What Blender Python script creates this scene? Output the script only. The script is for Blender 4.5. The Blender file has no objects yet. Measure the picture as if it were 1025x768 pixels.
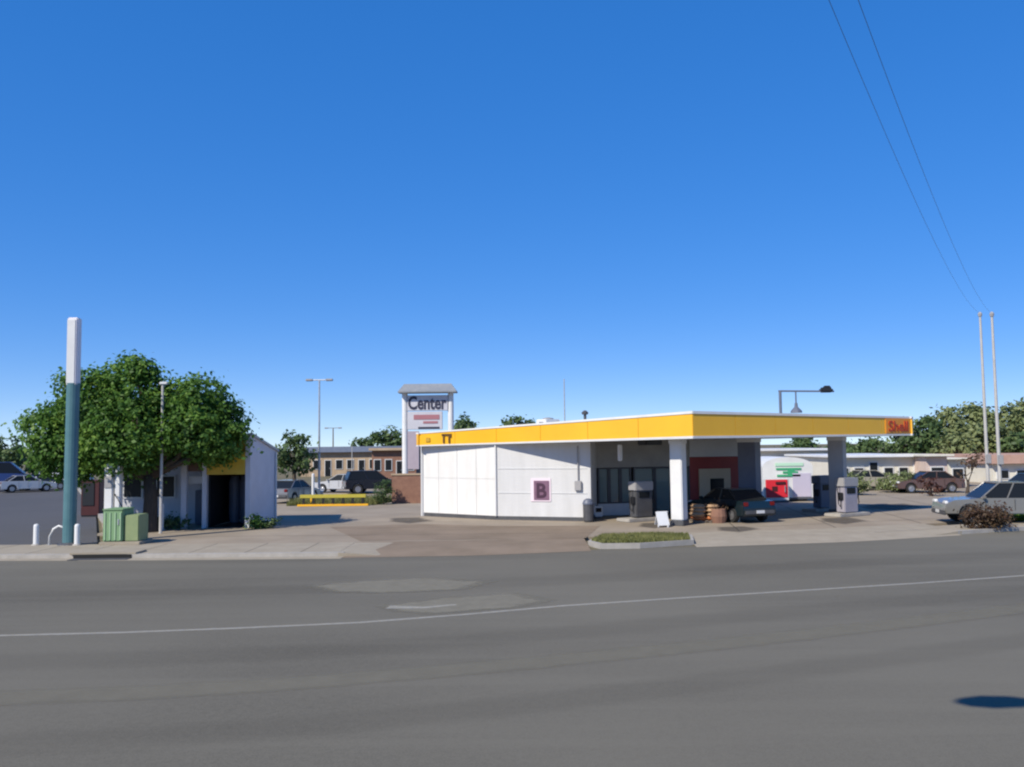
import bpy, bmesh, math, random
import numpy as np
from mathutils import Vector, Matrix
R = math.radians
random.seed(7); rng = np.random.default_rng(11)
S = bpy.context.scene
COL = S.collection
# ------------------------------------------------------------------ camera
F = 900.0; CAMZ = 3.6; PITCH = math.atan(63/900); ROLL = -0.012
CM = Matrix.Rotation(R(90)+PITCH, 3, 'X') @ Matrix.Rotation(ROLL, 3, 'Z')
cd = bpy.data.cameras.new('camera'); cam = bpy.data.objects.new('camera', cd); COL.objects.link(cam)
cam.matrix_world = Matrix.Translation((0,0,CAMZ)) @ CM.to_4x4()
cd.sensor_width = 36; cd.lens = F/1024*36; cd.clip_end = 3000; cd.clip_start = .1
S.camera = cam
def ray(px, py): return CM @ Vector(((px-512)/F, (383.5-py)/F, -1))
def G(px, py, z=.12):                       # pixel -> point on a level plane
    r = ray(px, py); t = (z-CAMZ)/r.z; return Vector((r.x*t, r.y*t, z))
def P(px, py, d):                           # pixel -> point at distance d
    r = ray(px, py); t = d/r.y; return Vector((r.x*t, d, CAMZ+r.z*t))
# ------------------------------------------------------------------ materials
def mat(name, c, rough=.6, c2=None, scale=3, metal=0, bump=0, bscale=40, spec=.5, detail=6, stretch=None, coat=0):
    m = bpy.data.materials.new(name); m.use_nodes = True
    nt = m.node_tree; b = nt.nodes['Principled BSDF']
    b.inputs['Roughness'].default_value = rough; b.inputs['Metallic'].default_value = metal
    b.inputs['Specular IOR Level'].default_value = spec
    b.inputs['Coat Weight'].default_value = coat
    b.inputs['Base Color'].default_value = (*c, 1)
    tc = nt.nodes.new('ShaderNodeTexCoord'); mp = nt.nodes.new('ShaderNodeMapping')
    nt.links.new(tc.outputs['Object'], mp.inputs['Vector'])
    if stretch: mp.inputs['Scale'].default_value = stretch
    if c2:
        n = nt.nodes.new('ShaderNodeTexNoise'); n.inputs['Scale'].default_value = scale; n.inputs['Detail'].default_value = detail
        n.inputs['Roughness'].default_value = .65
        r = nt.nodes.new('ShaderNodeValToRGB')
        r.color_ramp.elements[0].position = .3; r.color_ramp.elements[1].position = .7
        r.color_ramp.elements[0].color = (*c, 1); r.color_ramp.elements[1].color = (*c2, 1)
        nt.links.new(mp.outputs['Vector'], n.inputs['Vector']); nt.links.new(n.outputs['Fac'], r.inputs['Fac'])
        nt.links.new(r.outputs['Color'], b.inputs['Base Color'])
    if bump:
        n2 = nt.nodes.new('ShaderNodeTexNoise'); n2.inputs['Scale'].default_value = bscale; n2.inputs['Detail'].default_value = 4
        bp = nt.nodes.new('ShaderNodeBump'); bp.inputs['Strength'].default_value = bump; bp.inputs['Distance'].default_value = .02
        nt.links.new(tc.outputs['Object'], n2.inputs['Vector'])
        nt.links.new(n2.outputs['Fac'], bp.inputs['Height']); nt.links.new(bp.outputs['Normal'], b.inputs['Normal'])
    return m
def leafmat(name, dark, mid, light, trans=.3):
    m = bpy.data.materials.new(name); m.use_nodes = True; nt = m.node_tree
    b = nt.nodes['Principled BSDF']; b.inputs['Roughness'].default_value = .55; b.inputs['Specular IOR Level'].default_value = .3
    g = nt.nodes.new('ShaderNodeNewGeometry'); r = nt.nodes.new('ShaderNodeValToRGB')
    e = r.color_ramp.elements; e[0].color = (*dark,1); e[1].color = (*light,1); k = e.new(.5); k.color = (*mid,1)
    tc = nt.nodes.new('ShaderNodeTexCoord'); n = nt.nodes.new('ShaderNodeTexNoise'); n.inputs['Scale'].default_value = .9; n.inputs['Detail'].default_value = 3
    nt.links.new(tc.outputs['Object'], n.inputs['Vector'])
    mx = nt.nodes.new('ShaderNodeMath'); mx.operation = 'MULTIPLY_ADD'; mx.inputs[1].default_value = .45
    sc = nt.nodes.new('ShaderNodeMath'); sc.operation = 'MULTIPLY_ADD'; sc.inputs[1].default_value = 1.5; sc.inputs[2].default_value = -.48
    nt.links.new(n.outputs['Fac'], sc.inputs[0])
    nt.links.new(g.outputs['Random Per Island'], mx.inputs[0]); nt.links.new(sc.outputs[0], mx.inputs[2])
    nt.links.new(mx.outputs[0], r.inputs['Fac']); nt.links.new(r.outputs['Color'], b.inputs['Base Color'])
    t = nt.nodes.new('ShaderNodeBsdfTranslucent'); nt.links.new(r.outputs['Color'], t.inputs['Color'])
    ms = nt.nodes.new('ShaderNodeMixShader'); ms.inputs['Fac'].default_value = trans
    nt.links.new(b.outputs[0], ms.inputs[1]); nt.links.new(t.outputs[0], ms.inputs[2])
    nt.links.new(ms.outputs[0], nt.nodes['Material Output'].inputs['Surface'])
    return m
def glassmat(name, tint, clear=.5):
    m = bpy.data.materials.new(name); m.use_nodes = True; nt = m.node_tree
    b = nt.nodes['Principled BSDF']; b.inputs['Base Color'].default_value = (*tint,1); b.inputs['Roughness'].default_value = .04
    b.inputs['Specular IOR Level'].default_value = .7
    t = nt.nodes.new('ShaderNodeBsdfTransparent'); t.inputs['Color'].default_value = (.75,.85,.82,1)
    ms = nt.nodes.new('ShaderNodeMixShader'); ms.inputs['Fac'].default_value = clear
    nt.links.new(b.outputs[0], ms.inputs[1]); nt.links.new(t.outputs[0], ms.inputs[2])
    nt.links.new(ms.outputs[0], nt.nodes['Material Output'].inputs['Surface'])
    return m
def asphalt(name, c, c2, patch):
    """old asphalt: aggregate grain, long worn streaks, soft patches"""
    m = mat(name, c, .9, c2, .22, bump=.25, bscale=60, spec=.25, stretch=(.35,1.5,1))
    nt = m.node_tree; b = nt.nodes['Principled BSDF']
    src = b.inputs['Base Color'].links[0].from_socket
    tc = nt.nodes['Texture Coordinate']
    for sc_, lo, hi, stren, st in ((34,.44,.56,.4,None),(9,.35,.75,.35,None),(.07,.4,.62,.7,(1,1,1)),(1.0,.52,.6,.25,(.06,1.1,1)),(120,.35,.7,.4,None)):
        n = nt.nodes.new('ShaderNodeTexNoise'); n.inputs['Scale'].default_value = sc_; n.inputs['Detail'].default_value = 5
        mp = nt.nodes.new('ShaderNodeMapping'); nt.links.new(tc.outputs['Object'], mp.inputs['Vector'])
        if st: mp.inputs['Scale'].default_value = st
        nt.links.new(mp.outputs['Vector'], n.inputs['Vector'])
        mr = nt.nodes.new('ShaderNodeMapRange'); mr.inputs['From Min'].default_value = lo; mr.inputs['From Max'].default_value = hi
        mr.inputs['To Max'].default_value = stren
        nt.links.new(n.outputs['Fac'], mr.inputs['Value'])
        mx = nt.nodes.new('ShaderNodeMix'); mx.data_type = 'RGBA'
        nt.links.new(mr.outputs['Result'], mx.inputs['Factor']); nt.links.new(src, mx.inputs['A'])
        mx.inputs['B'].default_value = (*patch,1)
        src = mx.outputs['Result']
    nt.links.new(src, b.inputs['Base Color'])
    return m
M = dict(
 ground=mat('dry_ground',(.12,.11,.07),.95,(.2,.17,.11),.3,bump=.3,bscale=8,spec=.1),
 road=asphalt('road_asphalt',(.078,.07,.054),(.116,.106,.082),(.17,.156,.122)),
 lot=asphalt('lot_asphalt',(.06,.06,.064),(.08,.08,.083),(.1,.098,.1)),
 paint=mat('worn_road_paint',(.15,.148,.142),.85,(.42,.41,.39),6,spec=.2,detail=9),
 wornband=mat('worn_asphalt_band',(.115,.106,.096),.9,(.14,.13,.118),2.5,spec=.2,detail=9),
 patch=mat('asphalt_patch',(.14,.135,.128),.9,(.19,.182,.17),3,spec=.2,bump=.2),
 concrete=mat('pale_concrete',(.29,.248,.187),.9,(.36,.312,.24),1.2,bump=.15,spec=.25),
 forecourt=mat('forecourt_concrete',(.25,.205,.152),.9,(.34,.283,.215),.35,bump=.15,spec=.25,detail=8),
 apron=mat('tan_concrete',(.19,.145,.1),.9,(.26,.2,.143),.5,bump=.15,spec=.25,detail=8),
 kerb=mat('kerb_concrete',(.3,.28,.25),.85,(.42,.39,.35),2,bump=.2),
 dark=mat('dark_opening',(.012,.012,.012),.9),
 wallwhite=mat('white_wall_panel',(.78,.77,.75),.5,(.68,.665,.63),.9,stretch=(2.2,2.2,.35),detail=10,bump=.1),
 white=mat('white_paint',(.76,.755,.74),.45,(.66,.655,.64),1.2),
 offwhite=mat('offwhite_paint',(.6,.6,.6),.5,(.68,.68,.67),1.5),
 blockwall=mat('shade_toned_block',(.64,.635,.63),.6,(.55,.545,.535),.9,bump=.3,bscale=12,stretch=(2,2,.35),detail=10),  # block colour greyed to stand in for weaker sunlight on the front wall
 yellow=mat('yellow_fascia',(.86,.47,.022),.35,(.8,.42,.02),.6,coat=.1),
 mustard=mat('mustard_panel',(.62,.4,.03),.5,(.5,.32,.03),1.5),
 red=mat('red_trim',(.62,.05,.03),.4),
 redpanel=mat('red_panel',(.8,.03,.045),.45,(.72,.03,.04),2),
 maroon=mat('maroon_panel',(.07,.014,.013),.55,(.055,.012,.012),2),
 soffit=mat('soffit_metal',(.5,.5,.48),.5,(.42,.42,.4),.8),
 roof=mat('roof_membrane',(.5,.49,.46),.9,(.4,.39,.37),.5),
 bluegrey=mat('blue_grey_cladding',(.1,.115,.16),.5,(.13,.145,.19),1.2),
 grey=mat('grey_paint',(.3,.29,.29),.5,(.36,.35,.35),1.5),
 darkgrey=mat('dark_grey_metal',(.06,.06,.065),.5,(.09,.09,.095),3),
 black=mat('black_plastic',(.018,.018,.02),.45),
 steel=mat('galvanised_steel',(.42,.43,.44),.45,(.55,.56,.57),4,metal=.6),
 palepole=mat('pale_pole',(.4,.385,.36),.6,(.5,.48,.45),2),
 woodpole=mat('weathered_wood',(.14,.11,.085),.9,(.22,.18,.14),3,stretch=(6,6,.4)),
 teal=mat('teal_paint',(.06,.15,.17),.45,(.09,.19,.21),1.6),
 greenbox=mat('green_cabinet',(.15,.27,.13),.6,(.2,.33,.17),2),
 greenbox2=mat('pale_green_rib',(.3,.44,.26),.5),
 tan=mat('tan_stone',(.36,.26,.17),.85,(.46,.35,.24),1.2,bump=.2),
 brick=mat('brown_brick',(.2,.1,.07),.85,(.28,.15,.1),3,bump=.3),
 bluemetal=mat('blue_grey_roof',(.14,.17,.24),.5,(.18,.21,.28),2),
 pinkroof=mat('faded_red_roof',(.4,.24,.18),.8,(.5,.32,.25),2),
 cream=mat('cream_wall',(.62,.58,.48),.7,(.72,.68,.58),1),
 pink=mat('pink_wall',(.55,.42,.36),.7,(.62,.5,.43),1.2),
 bark=mat('bark',(.05,.038,.028),.95,(.1,.075,.055),6,bump=.6,bscale=20,stretch=(3,3,.6)),
 tyre=mat('tyre_rubber',(.02,.02,.02),.85), rim=mat('alloy_rim',(.45,.45,.46),.35,metal=.8),
 carglass=mat('car_glass',(.014,.016,.018),.25,spec=.2), lamp=mat('headlight_lens',(.75,.75,.75),.1),
 tail=mat('tail_lens',(.16,.008,.008),.2),
 glass=glassmat('shop_glass',(.26,.34,.34),.3),  # pane colour lightened to stand in for reflections
 plum=mat('plum_ink',(.06,.022,.045),.5), pinkpaper=mat('pale_pink_paper',(.8,.66,.72),.6),
 green=mat('green_ink',(.05,.36,.16),.5), palegreen=mat('pale_green_ink',(.5,.74,.55),.5),
 brownink=mat('dark_brown_ink',(.12,.06,.015),.5), redink=mat('red_letters',(.5,.05,.01),.4),
 navy=mat('dark_slate_ink',(.035,.035,.06),.5), redbrown=mat('faded_red_ink',(.38,.16,.18),.6),
 panel=mat('sign_panel',(.5,.49,.53),.5,(.58,.57,.6),1), signroof=mat('sign_cap',(.19,.21,.24),.7,(.26,.27,.28),2),
 bag=mat('tan_sack',(.34,.21,.12),.7,(.45,.3,.18),5), orange=mat('orange_sack',(.5,.17,.05),.7,(.4,.13,.05),5),
 carpet=mat('shop_floor',(.3,.28,.25),.6), shelf=mat('shop_shelf',(.2,.22,.2),.6,(.35,.25,.2),5),
 beige=mat('beige_panel',(.56,.44,.29),.6,(.64,.51,.35),2),
)
M['leaf'] = leafmat('broad_leaves',(.03,.075,.018),(.1,.21,.035),(.23,.36,.06),.42)
M['leafdark'] = leafmat('dark_leaves',(.04,.075,.028),(.09,.145,.05),(.16,.21,.075))
M['leafpale'] = leafmat('pale_leaves',(.12,.155,.06),(.21,.25,.1),(.31,.33,.15))
M['leafbrown'] = leafmat('brown_leaves',(.04,.022,.015),(.1,.06,.035),(.17,.12,.06))
M['leafred'] = leafmat('russet_leaves',(.04,.012,.01),(.1,.04,.025),(.16,.08,.05))
M['grass'] = leafmat('grass_blades',(.11,.12,.035),(.19,.2,.065),(.32,.3,.12),.25)
M['grassgreen'] = leafmat('lush_grass',(.06,.11,.012),(.12,.21,.025),(.18,.27,.04),.2)
# ------------------------------------------------------------------ builders
def rootloc(o):
    v = Vector((0,0,0))
    while o is not None: v += o.location; o = o.parent
    return v
def fin(name, me, m, parent, world):
    if parent is not None and world:
        me.transform(Matrix.Translation(-rootloc(parent)))
    o = bpy.data.objects.new(name, me); COL.objects.link(o)
    if m is not None: me.materials.append(m)
    if parent is not None: o.parent = parent
    return o
def obj(name, bm, m, parent=None, world=True, smooth=False):
    bmesh.ops.recalc_face_normals(bm, faces=bm.faces[:])
    me = bpy.data.meshes.new(name); bm.to_mesh(me); bm.free()
    if smooth:
        for p in me.polygons: p.use_smooth = True
    return fin(name, me, m, parent, world)
def tag(o, label=None, cat=None, group=None, kind=None):
    for k, v in (('label',label),('category',cat),('group',group),('kind',kind)):
        if v: o[k] = v
    return o
def thing(name, label, cat, loc, group=None, rz=0):
    o = bpy.data.objects.new(name, None); COL.objects.link(o); o.location = loc; o.rotation_euler = (0,0,rz)
    o.empty_display_size = .3
    return tag(o, label, cat, group)
def B(): return bmesh.new()
def box(bm, c, s, rz=0, bev=0, rot=None):
    t = bmesh.new()
    bmesh.ops.create_cube(t, size=1)
    bmesh.ops.scale(t, vec=s, verts=t.verts)
    if bev: bmesh.ops.bevel(t, geom=t.edges[:], offset=bev, segments=2, affect='EDGES', clamp_overlap=True)
    mtx = Matrix.Translation(c) @ (rot.to_4x4() if rot is not None else Matrix.Rotation(rz,4,'Z'))
    t.transform(mtx)
    me = bpy.data.meshes.new('t'); t.to_mesh(me); t.free(); bm.from_mesh(me); bpy.data.meshes.remove(me)
    return bm
def prism(bm, poly, z0, z1):
    """poly in plan; z0/z1 numbers or lists per corner"""
    n = len(poly); a = z0 if hasattr(z0,'__len__') else [z0]*n; b = z1 if hasattr(z1,'__len__') else [z1]*n
    lo = [bm.verts.new((p[0],p[1],a[i])) for i,p in enumerate(poly)]
    hi = [bm.verts.new((p[0],p[1],b[i])) for i,p in enumerate(poly)]
    bm.faces.new(lo[::-1]); bm.faces.new(hi)
    for i in range(n): bm.faces.new((lo[i],lo[(i+1)%n],hi[(i+1)%n],hi[i]))
    return bm
def sheet(bm, pts):
    bm.faces.new([bm.verts.new(p) for p in pts]); return bm
def tube(bm, pts, rad, seg=10, cap=True):
    pts = [Vector(p) for p in pts]; rad = rad if hasattr(rad,'__len__') else [rad]*len(pts)
    rings = []
    for i,p in enumerate(pts):
        t = (pts[min(i+1,len(pts)-1)]-pts[max(i-1,0)]).normalized()
        up = Vector((0,0,1)) if abs(t.z) < .95 else Vector((0,1,0))
        a = t.cross(up).normalized(); b = t.cross(a)
        rings.append([bm.verts.new(p+(a*math.cos(k*2*math.pi/seg)+b*math.sin(k*2*math.pi/seg))*rad[i]) for k in range(seg)])
    for i in range(len(rings)-1):
        for k in range(seg):
            bm.faces.new((rings[i][k],rings[i][(k+1)%seg],rings[i+1][(k+1)%seg],rings[i+1][k]))
    if cap: bm.faces.new(rings[0][::-1]); bm.faces.new(rings[-1])
    return bm
def lathe(bm, c, prof, seg=16, axis='Z'):
    vs = []
    for r,z in prof:
        ring = []
        for k in range(seg):
            a = k*2*math.pi/seg
            v = (r*math.cos(a), r*math.sin(a), z) if axis=='Z' else (r*math.cos(a), z, r*math.sin(a))
            ring.append(bm.verts.new(Vector(c)+Vector(v)))
        vs.append(ring)
    for i in range(len(vs)-1):
        for k in range(seg): bm.faces.new((vs[i][k],vs[i][(k+1)%seg],vs[i+1][(k+1)%seg],vs[i+1][k]))
    bm.faces.new(vs[0][::-1]); bm.faces.new(vs[-1])
    return bm
def wallseg(bm, a, b, z0, z1, t, side=1):
    """upright slab from plan point a to b, thickness t to the given side"""
    a = Vector(a[:2]); b = Vector(b[:2]); n = Vector((-(b-a).y,(b-a).x)).normalized()*t*side
    return prism(bm, [a,b,b+n,a+n], z0, z1)
def text(name, s, size, origin, xdir, m, parent, ext=.012, zdir=Vector((0,0,1)), bold=0, width=None):
    cu = bpy.data.curves.new(name,'FONT'); cu.body = s; cu.size = size; cu.extrude = ext; cu.offset = bold; cu.resolution_u = 3
    o = bpy.data.objects.new(name, cu); COL.objects.link(o)
    bpy.context.view_layer.update()
    me = bpy.data.meshes.new_from_object(o.evaluated_get(bpy.context.evaluated_depsgraph_get()))
    bpy.data.objects.remove(o); bpy.data.curves.remove(cu)
    x = Vector(xdir).normalized(); z = Vector(zdir).normalized(); n = x.cross(z)
    if width:
        xs = [v.co.x for v in me.vertices]; k = width/(max(xs)-min(xs)); me.transform(Matrix.Diagonal((k,1,1,1)))
    mt = Matrix((( x.x,z.x,n.x,origin[0]),(x.y,z.y,n.y,origin[1]),(x.z,z.z,n.z,origin[2]),(0,0,0,1)))
    me.transform(mt); me.materials.clear()
    return fin(name, me, m, parent, True)
def quadcloud(name, C, N, size, aspect, m, parent, jitter=.9, world=True):
    n = len(C)
    nr = N + rng.normal(size=(n,3))*jitter; nr /= np.linalg.norm(nr,axis=1)[:,None]+1e-9
    r = rng.normal(size=(n,3)); a = np.cross(nr,r); a /= np.linalg.norm(a,axis=1)[:,None]+1e-9; b = np.cross(nr,a)
    s = size*rng.uniform(.6,1.35,size=(n,1))
    V = np.stack([C-a*s, C-b*s*aspect, C+a*s, C+b*s*aspect],1).reshape(-1,3)
    if parent is not None and world: V = V-np.array(rootloc(parent))
    me = bpy.data.meshes.new(name); me.vertices.add(4*n); me.vertices.foreach_set('co', V.astype(np.float32).ravel())
    me.loops.add(4*n); me.loops.foreach_set('vertex_index', np.arange(4*n,dtype=np.int32))
    me.polygons.add(n); me.polygons.foreach_set('loop_start', np.arange(0,4*n,4,dtype=np.int32))
    me.update(calc_edges=True); me.validate()
    return fin(name, me, m, parent, False)
def foliage(lobes, per, leaf_per_clump, clump_r, bias=.62):
    """clumps of leaves inside ellipsoid lobes (centre, radii)"""
    Cs, Ns = [], []
    for c, r in lobes:
        c = np.array(c); r = np.array(r)
        n = max(6, int(per*(r[0]*r[2]+r[0]*r[1]+r[1]*r[2])/3))
        d = rng.normal(size=(n,3)); d /= np.linalg.norm(d,axis=1)[:,None]
        u = bias+(1-bias)*rng.random((n,1))**.7
        u = np.where(rng.random((n,1))<.2, u*rng.uniform(.98,1.2,size=(n,1)), u)
        cc = c+d*u*r
        for k in range(n):
            q = int(leaf_per_clump*rng.uniform(.5,1.4))
            o = rng.normal(size=(q,3))*clump_r*rng.uniform(.6,1.25)*np.array([1,1,.75])
            Cs.append(cc[k]+o); Ns.append(np.tile(d[k]*1.0+np.array([0,0,.6]),(q,1))+o*.8)
    return np.concatenate(Cs), np.concatenate(Ns)
def tree(label, base, lobes, leaf=.13, per=26, lpc=34, cr=.3, m='leaf', tr=.2, name='tree', group=None, cat='tree', parts=('trunk','crown'), fork=.45):
    base = Vector(base)
    t = thing(name, label, cat, base, group)
    C, N = foliage(lobes, per, lpc, cr)
    C = C[C[:,2] > base.z+.05] if len(C) else C
    N = N[:len(C)]
    quadcloud(parts[1], C, N, leaf, .6, M[m], t)
    bm = B()
    lc = sum((Vector(c) for c,_ in lobes), Vector())/len(lobes)
    low = min(c[2]-r[2] for c,r in lobes)
    fz = base.z+max(.1,(low-base.z)*1.0+ .2)
    fork_pt = Vector((base.x*.8+lc.x*.2, base.y, fz))
    tube(bm, [base-Vector((0,0,.1)), base+Vector((0,0,.25)), base.lerp(fork_pt,.6)+Vector((tr*.2,0,0)), fork_pt], [tr*1.6,tr*1.1,tr*.95,tr*.85], 9)
    for c,r in lobes:
        c = Vector(c)
        mid = fork_pt.lerp(c,.5)+Vector((random.uniform(-.2,.2),random.uniform(-.2,.2),-.1))*min(1,r[0])
        tube(bm, [fork_pt-Vector((0,0,.1)), mid, c+Vector((0,0,r[2]*.4))], [tr*.6,tr*.38,tr*.12], 6)
        for k in range(3):
            e = c+Vector((random.uniform(-1,1)*r[0],random.uniform(-1,1)*r[1],random.uniform(-.4,.9)*r[2]))*.75
            tube(bm, [mid, mid.lerp(e,.5)+Vector((0,0,.15*r[2])), e], [tr*.28,tr*.18,tr*.06], 5)
    obj(parts[0], bm, M['bark'], t, smooth=True)
    return t
def plobes(L, d, depth=1.0):
    """lobes given as (px,py,rx,ry[,dy]) at distance d"""
    out = []
    for l in L:
        dy = l[4] if len(l)>4 else 0
        c = P(l[0], l[1], d+dy); k = (d+dy)/F
        out.append((tuple(c), (l[2]*k, (l[2]+l[3])/2*k*depth, l[3]*k)))
    return out
def grass(name, poly, n, h, m, label, z=.13):
    xs = [p[0] for p in poly]; ys = [p[1] for p in poly]
    pts = []
    def inside(x,y):
        c = False; j = len(poly)-1
        for i in range(len(poly)):
            if (poly[i][1]>y)!=(poly[j][1]>y) and x < (poly[j][0]-poly[i][0])*(y-poly[i][1])/(poly[j][1]-poly[i][1])+poly[i][0]: c = not c
            j = i
        return c
    while len(pts)<n:
        x = random.uniform(min(xs),max(xs)); y = random.uniform(min(ys),max(ys))
        if inside(x,y): pts.append((x,y))
    V = []; Fc = []
    for x,y in pts:
        a = random.uniform(0,6.28); w = random.uniform(.012,.03); hh = h*random.uniform(.4,1.3); l = random.uniform(-.5,.5)*hh; k = len(V)
        dx,dy = math.cos(a)*w, math.sin(a)*w
        V += [(x-dx,y-dy,z),(x+dx,y+dy,z),(x+l*math.sin(a),y+l*math.cos(a),z+hh)]; Fc.append((k,k+1,k+2))
    me = bpy.data.meshes.new(name); me.from_pydata(V,[],Fc); 
    o = fin(name, me, m, None, False); tag(o, label, 'grass', kind='stuff'); return o
def struct(name, bm, m, label=None): 
    o = obj(name, bm, m); tag(o, kind='structure'); return o
# ------------------------------------------------------------------ world and sun
AZ = R(43); EL = R(42)                      # sun: azimuth left of the direction behind the camera
sd = Vector((-math.sin(AZ)*math.cos(EL), -math.cos(AZ)*math.cos(EL), math.sin(EL)))
w = bpy.data.worlds.new('World'); S.world = w; w.use_nodes = True
nt = w.node_tree; bg = nt.nodes['Background']
sky = nt.nodes.new('ShaderNodeTexSky'); sky.sky_type = 'NISHITA'; sky.sun_disc = False
sky.sun_elevation = EL; sky.sun_rotation = math.atan2(sd.x, sd.y)
sky.altitude = 0; sky.air_density = .5; sky.dust_density = 0; sky.ozone_density = 6.0
hs = nt.nodes.new('ShaderNodeHueSaturation'); hs.inputs['Saturation'].default_value = 2.04; hs.inputs['Value'].default_value = 2.65; hs.inputs['Hue'].default_value = .518
gm = nt.nodes.new('ShaderNodeGamma'); gm.inputs['Gamma'].default_value = .4
nt.links.new(sky.outputs[0], gm.inputs['Color']); nt.links.new(gm.outputs[0], hs.inputs['Color'])
nt.links.new(hs.outputs[0], bg.inputs['Color']); bg.inputs['Strength'].default_value = .148
sl = bpy.data.lights.new('sun','SUN'); so = bpy.data.objects.new('sun', sl); COL.objects.link(so)
sl.energy = 4.6; sl.angle = R(.5); sl.color = (1,.93,.8)
so.rotation_euler = sd.to_track_quat('Z','Y').to_euler()
S.view_settings.view_transform = 'Standard'; S.view_settings.look = 'None'; S.view_settings.gamma = 1
S.view_settings.use_curve_mapping = False; S.view_settings.exposure = .2
S.render.engine = 'CYCLES'; S.cycles.max_bounces = 6; S.cycles.transparent_max_bounces = 12
S.cycles.use_denoising = True; S.cycles.pixel_filter_type = 'BLACKMAN_HARRIS'; S.cycles.filter_width = 2.2
# ------------------------------------------------------------------ ground, road, kerbs
b = B(); sheet(b, [(-1500,-300,0),(1500,-300,0),(1500,2500,0),(-1500,2500,0)]); struct('ground', b, M['ground'])
EK = [G(x,y,0) for x,y in [(-900,566),(-400,562),(0,559),(150,558.5),(330,557),(480,554.5),(590,550),(692,546.5),(850,541),(960,534.5),(1025,530.5),(1300,517)]]
EK = [Vector((-150, EK[0].y, 0))]+EK+[Vector((150, EK[-1].y+25, 0))]
def ey(X):
    for a,c in zip(EK,EK[1:]):
        if a.x<=X<=c.x: return a.y+(c.y-a.y)*(X-a.x)/(c.x-a.x)
    return EK[-1].y
def strip(x0, x1, o0, o1, n=14):
    xs = [x0+(x1-x0)*i/n for i in range(n+1)]
    return [(x,ey(x)+o0) for x in xs]+[(x,ey(x)+o1) for x in xs[::-1]]
b = B(); sheet(b, [(p.x,p.y,.004) for p in EK]+[(150,-120,.004),(-150,-120,.004)]); struct('road', b, M['road'])
def slab(name, poly, z, m, z0=.002): b = B(); prism(b, poly, z0, z); return struct(name, b, m)
LB0, LB1, LB2 = Vector((-15.5,34.7)), Vector((-23.5,51)), Vector((-41,85))
XD0 = G(345,556,0).x; XD1 = G(590,549,0).x; XI1 = G(694,546,0).x; XD2 = G(955,534,0).x
slab('parking_lot', [(-150,ey(-100)+3.3),(-15.6,ey(-15.6)+3.3),(LB1.x,LB1.y),(LB2.x,LB2.y),(-60,122),(-150,122)], .11, M['lot'])
slab('forecourt', [(-15.3,ey(-15)+3.3)]+[(x,ey(x)+3.3) for x in np.linspace(-10,60,12)]+[(60,82),(-39,82),(LB1.x+.25,LB1.y)], .12, M['forecourt'])
slab('sidewalk', strip(-90,XD0-.2,.2,3.28), .135, M['concrete'])
slab('sidewalk', strip(XD2+.2,60,.2,2.2), .135, M['concrete'])
for (a,c) in ((-90,XD0),(XD2,60)):
    slab('kerb', strip(a,c,-.0,.19), .145, M['kerb'])
slab('kerb_strip', strip(-90,XD0,-.55,-.012), .012, M['concrete'])
def ramp(name, x0, x1, m):
    b = B(); n = 10
    for i in range(n):
        xa = x0+(x1-x0)*i/n; xb = x0+(x1-x0)*(i+1)/n
        vs = [(xa,ey(xa)-.35,.009),(xb,ey(xb)-.35,.009),(xb,ey(xb)+1.2,.09),(xa,ey(xa)+1.2,.09)]
        sheet(b, vs); sheet(b, [vs[3],vs[2],(xb,ey(xb)+3.5,.127),(xa,ey(xa)+3.5,.127)])
    bmesh.ops.remove_doubles(b, verts=b.verts, dist=.001)
    return struct(name, b, m)
ramp('driveway', XD0+.01, XD1-.01, M['apron']); ramp('driveway', XI1+.01, XD2-.01, M['concrete'])
# tan stained concrete between the driveway and the store
b = B(); pl = [G(330,527),G(420,524),G(497,526),G(600,526),G(586,538),G(360,541)]
sheet(b, [(p.x,p.y,.126) for p in pl]); struct('forecourt_apron', b, M['apron'])
# kerb along the edge of the left lot
b = B()
for a,c in ((LB0+Vector((0,.6)),LB1),(LB1,LB2)):
    wallseg(b, a, c, .05, .27, .35, -1)
struct('kerb', b, M['kerb'])
# grass island beside the canopy
isl = [G(588,543),G(600,537.5),G(650,535.5),G(692,536.5),G(694,542),G(640,545.5),G(600,546)]
ic = sum(isl, Vector())/len(isl)
slab('kerb_island', [(p.x,p.y) for p in isl], .2, M['kerb'], .01)
inn = [ic+(p-ic)*.93 for p in isl]
b = B(); sheet(b, [(p.x,p.y,.206) for p in inn]); struct('turf', b, M['ground'])
grass('grass', inn, 9000, .1, M['grass'], 'dry green grass on the kerbed island in front of the canopy column', .205)
rg = [(21,ey(21)+2.4),(33,ey(33)+2.4),(34,ey(34)+6),(22.3,ey(21)+6.0)]
b = B(); sheet(b, [(p[0],p[1],.13) for p in rg]); struct('turf', b, M['ground'])
grass('grass', rg, 12000, .22, M['grassgreen'], 'bright green grass behind the sidewalk at the right edge', .13)
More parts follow.
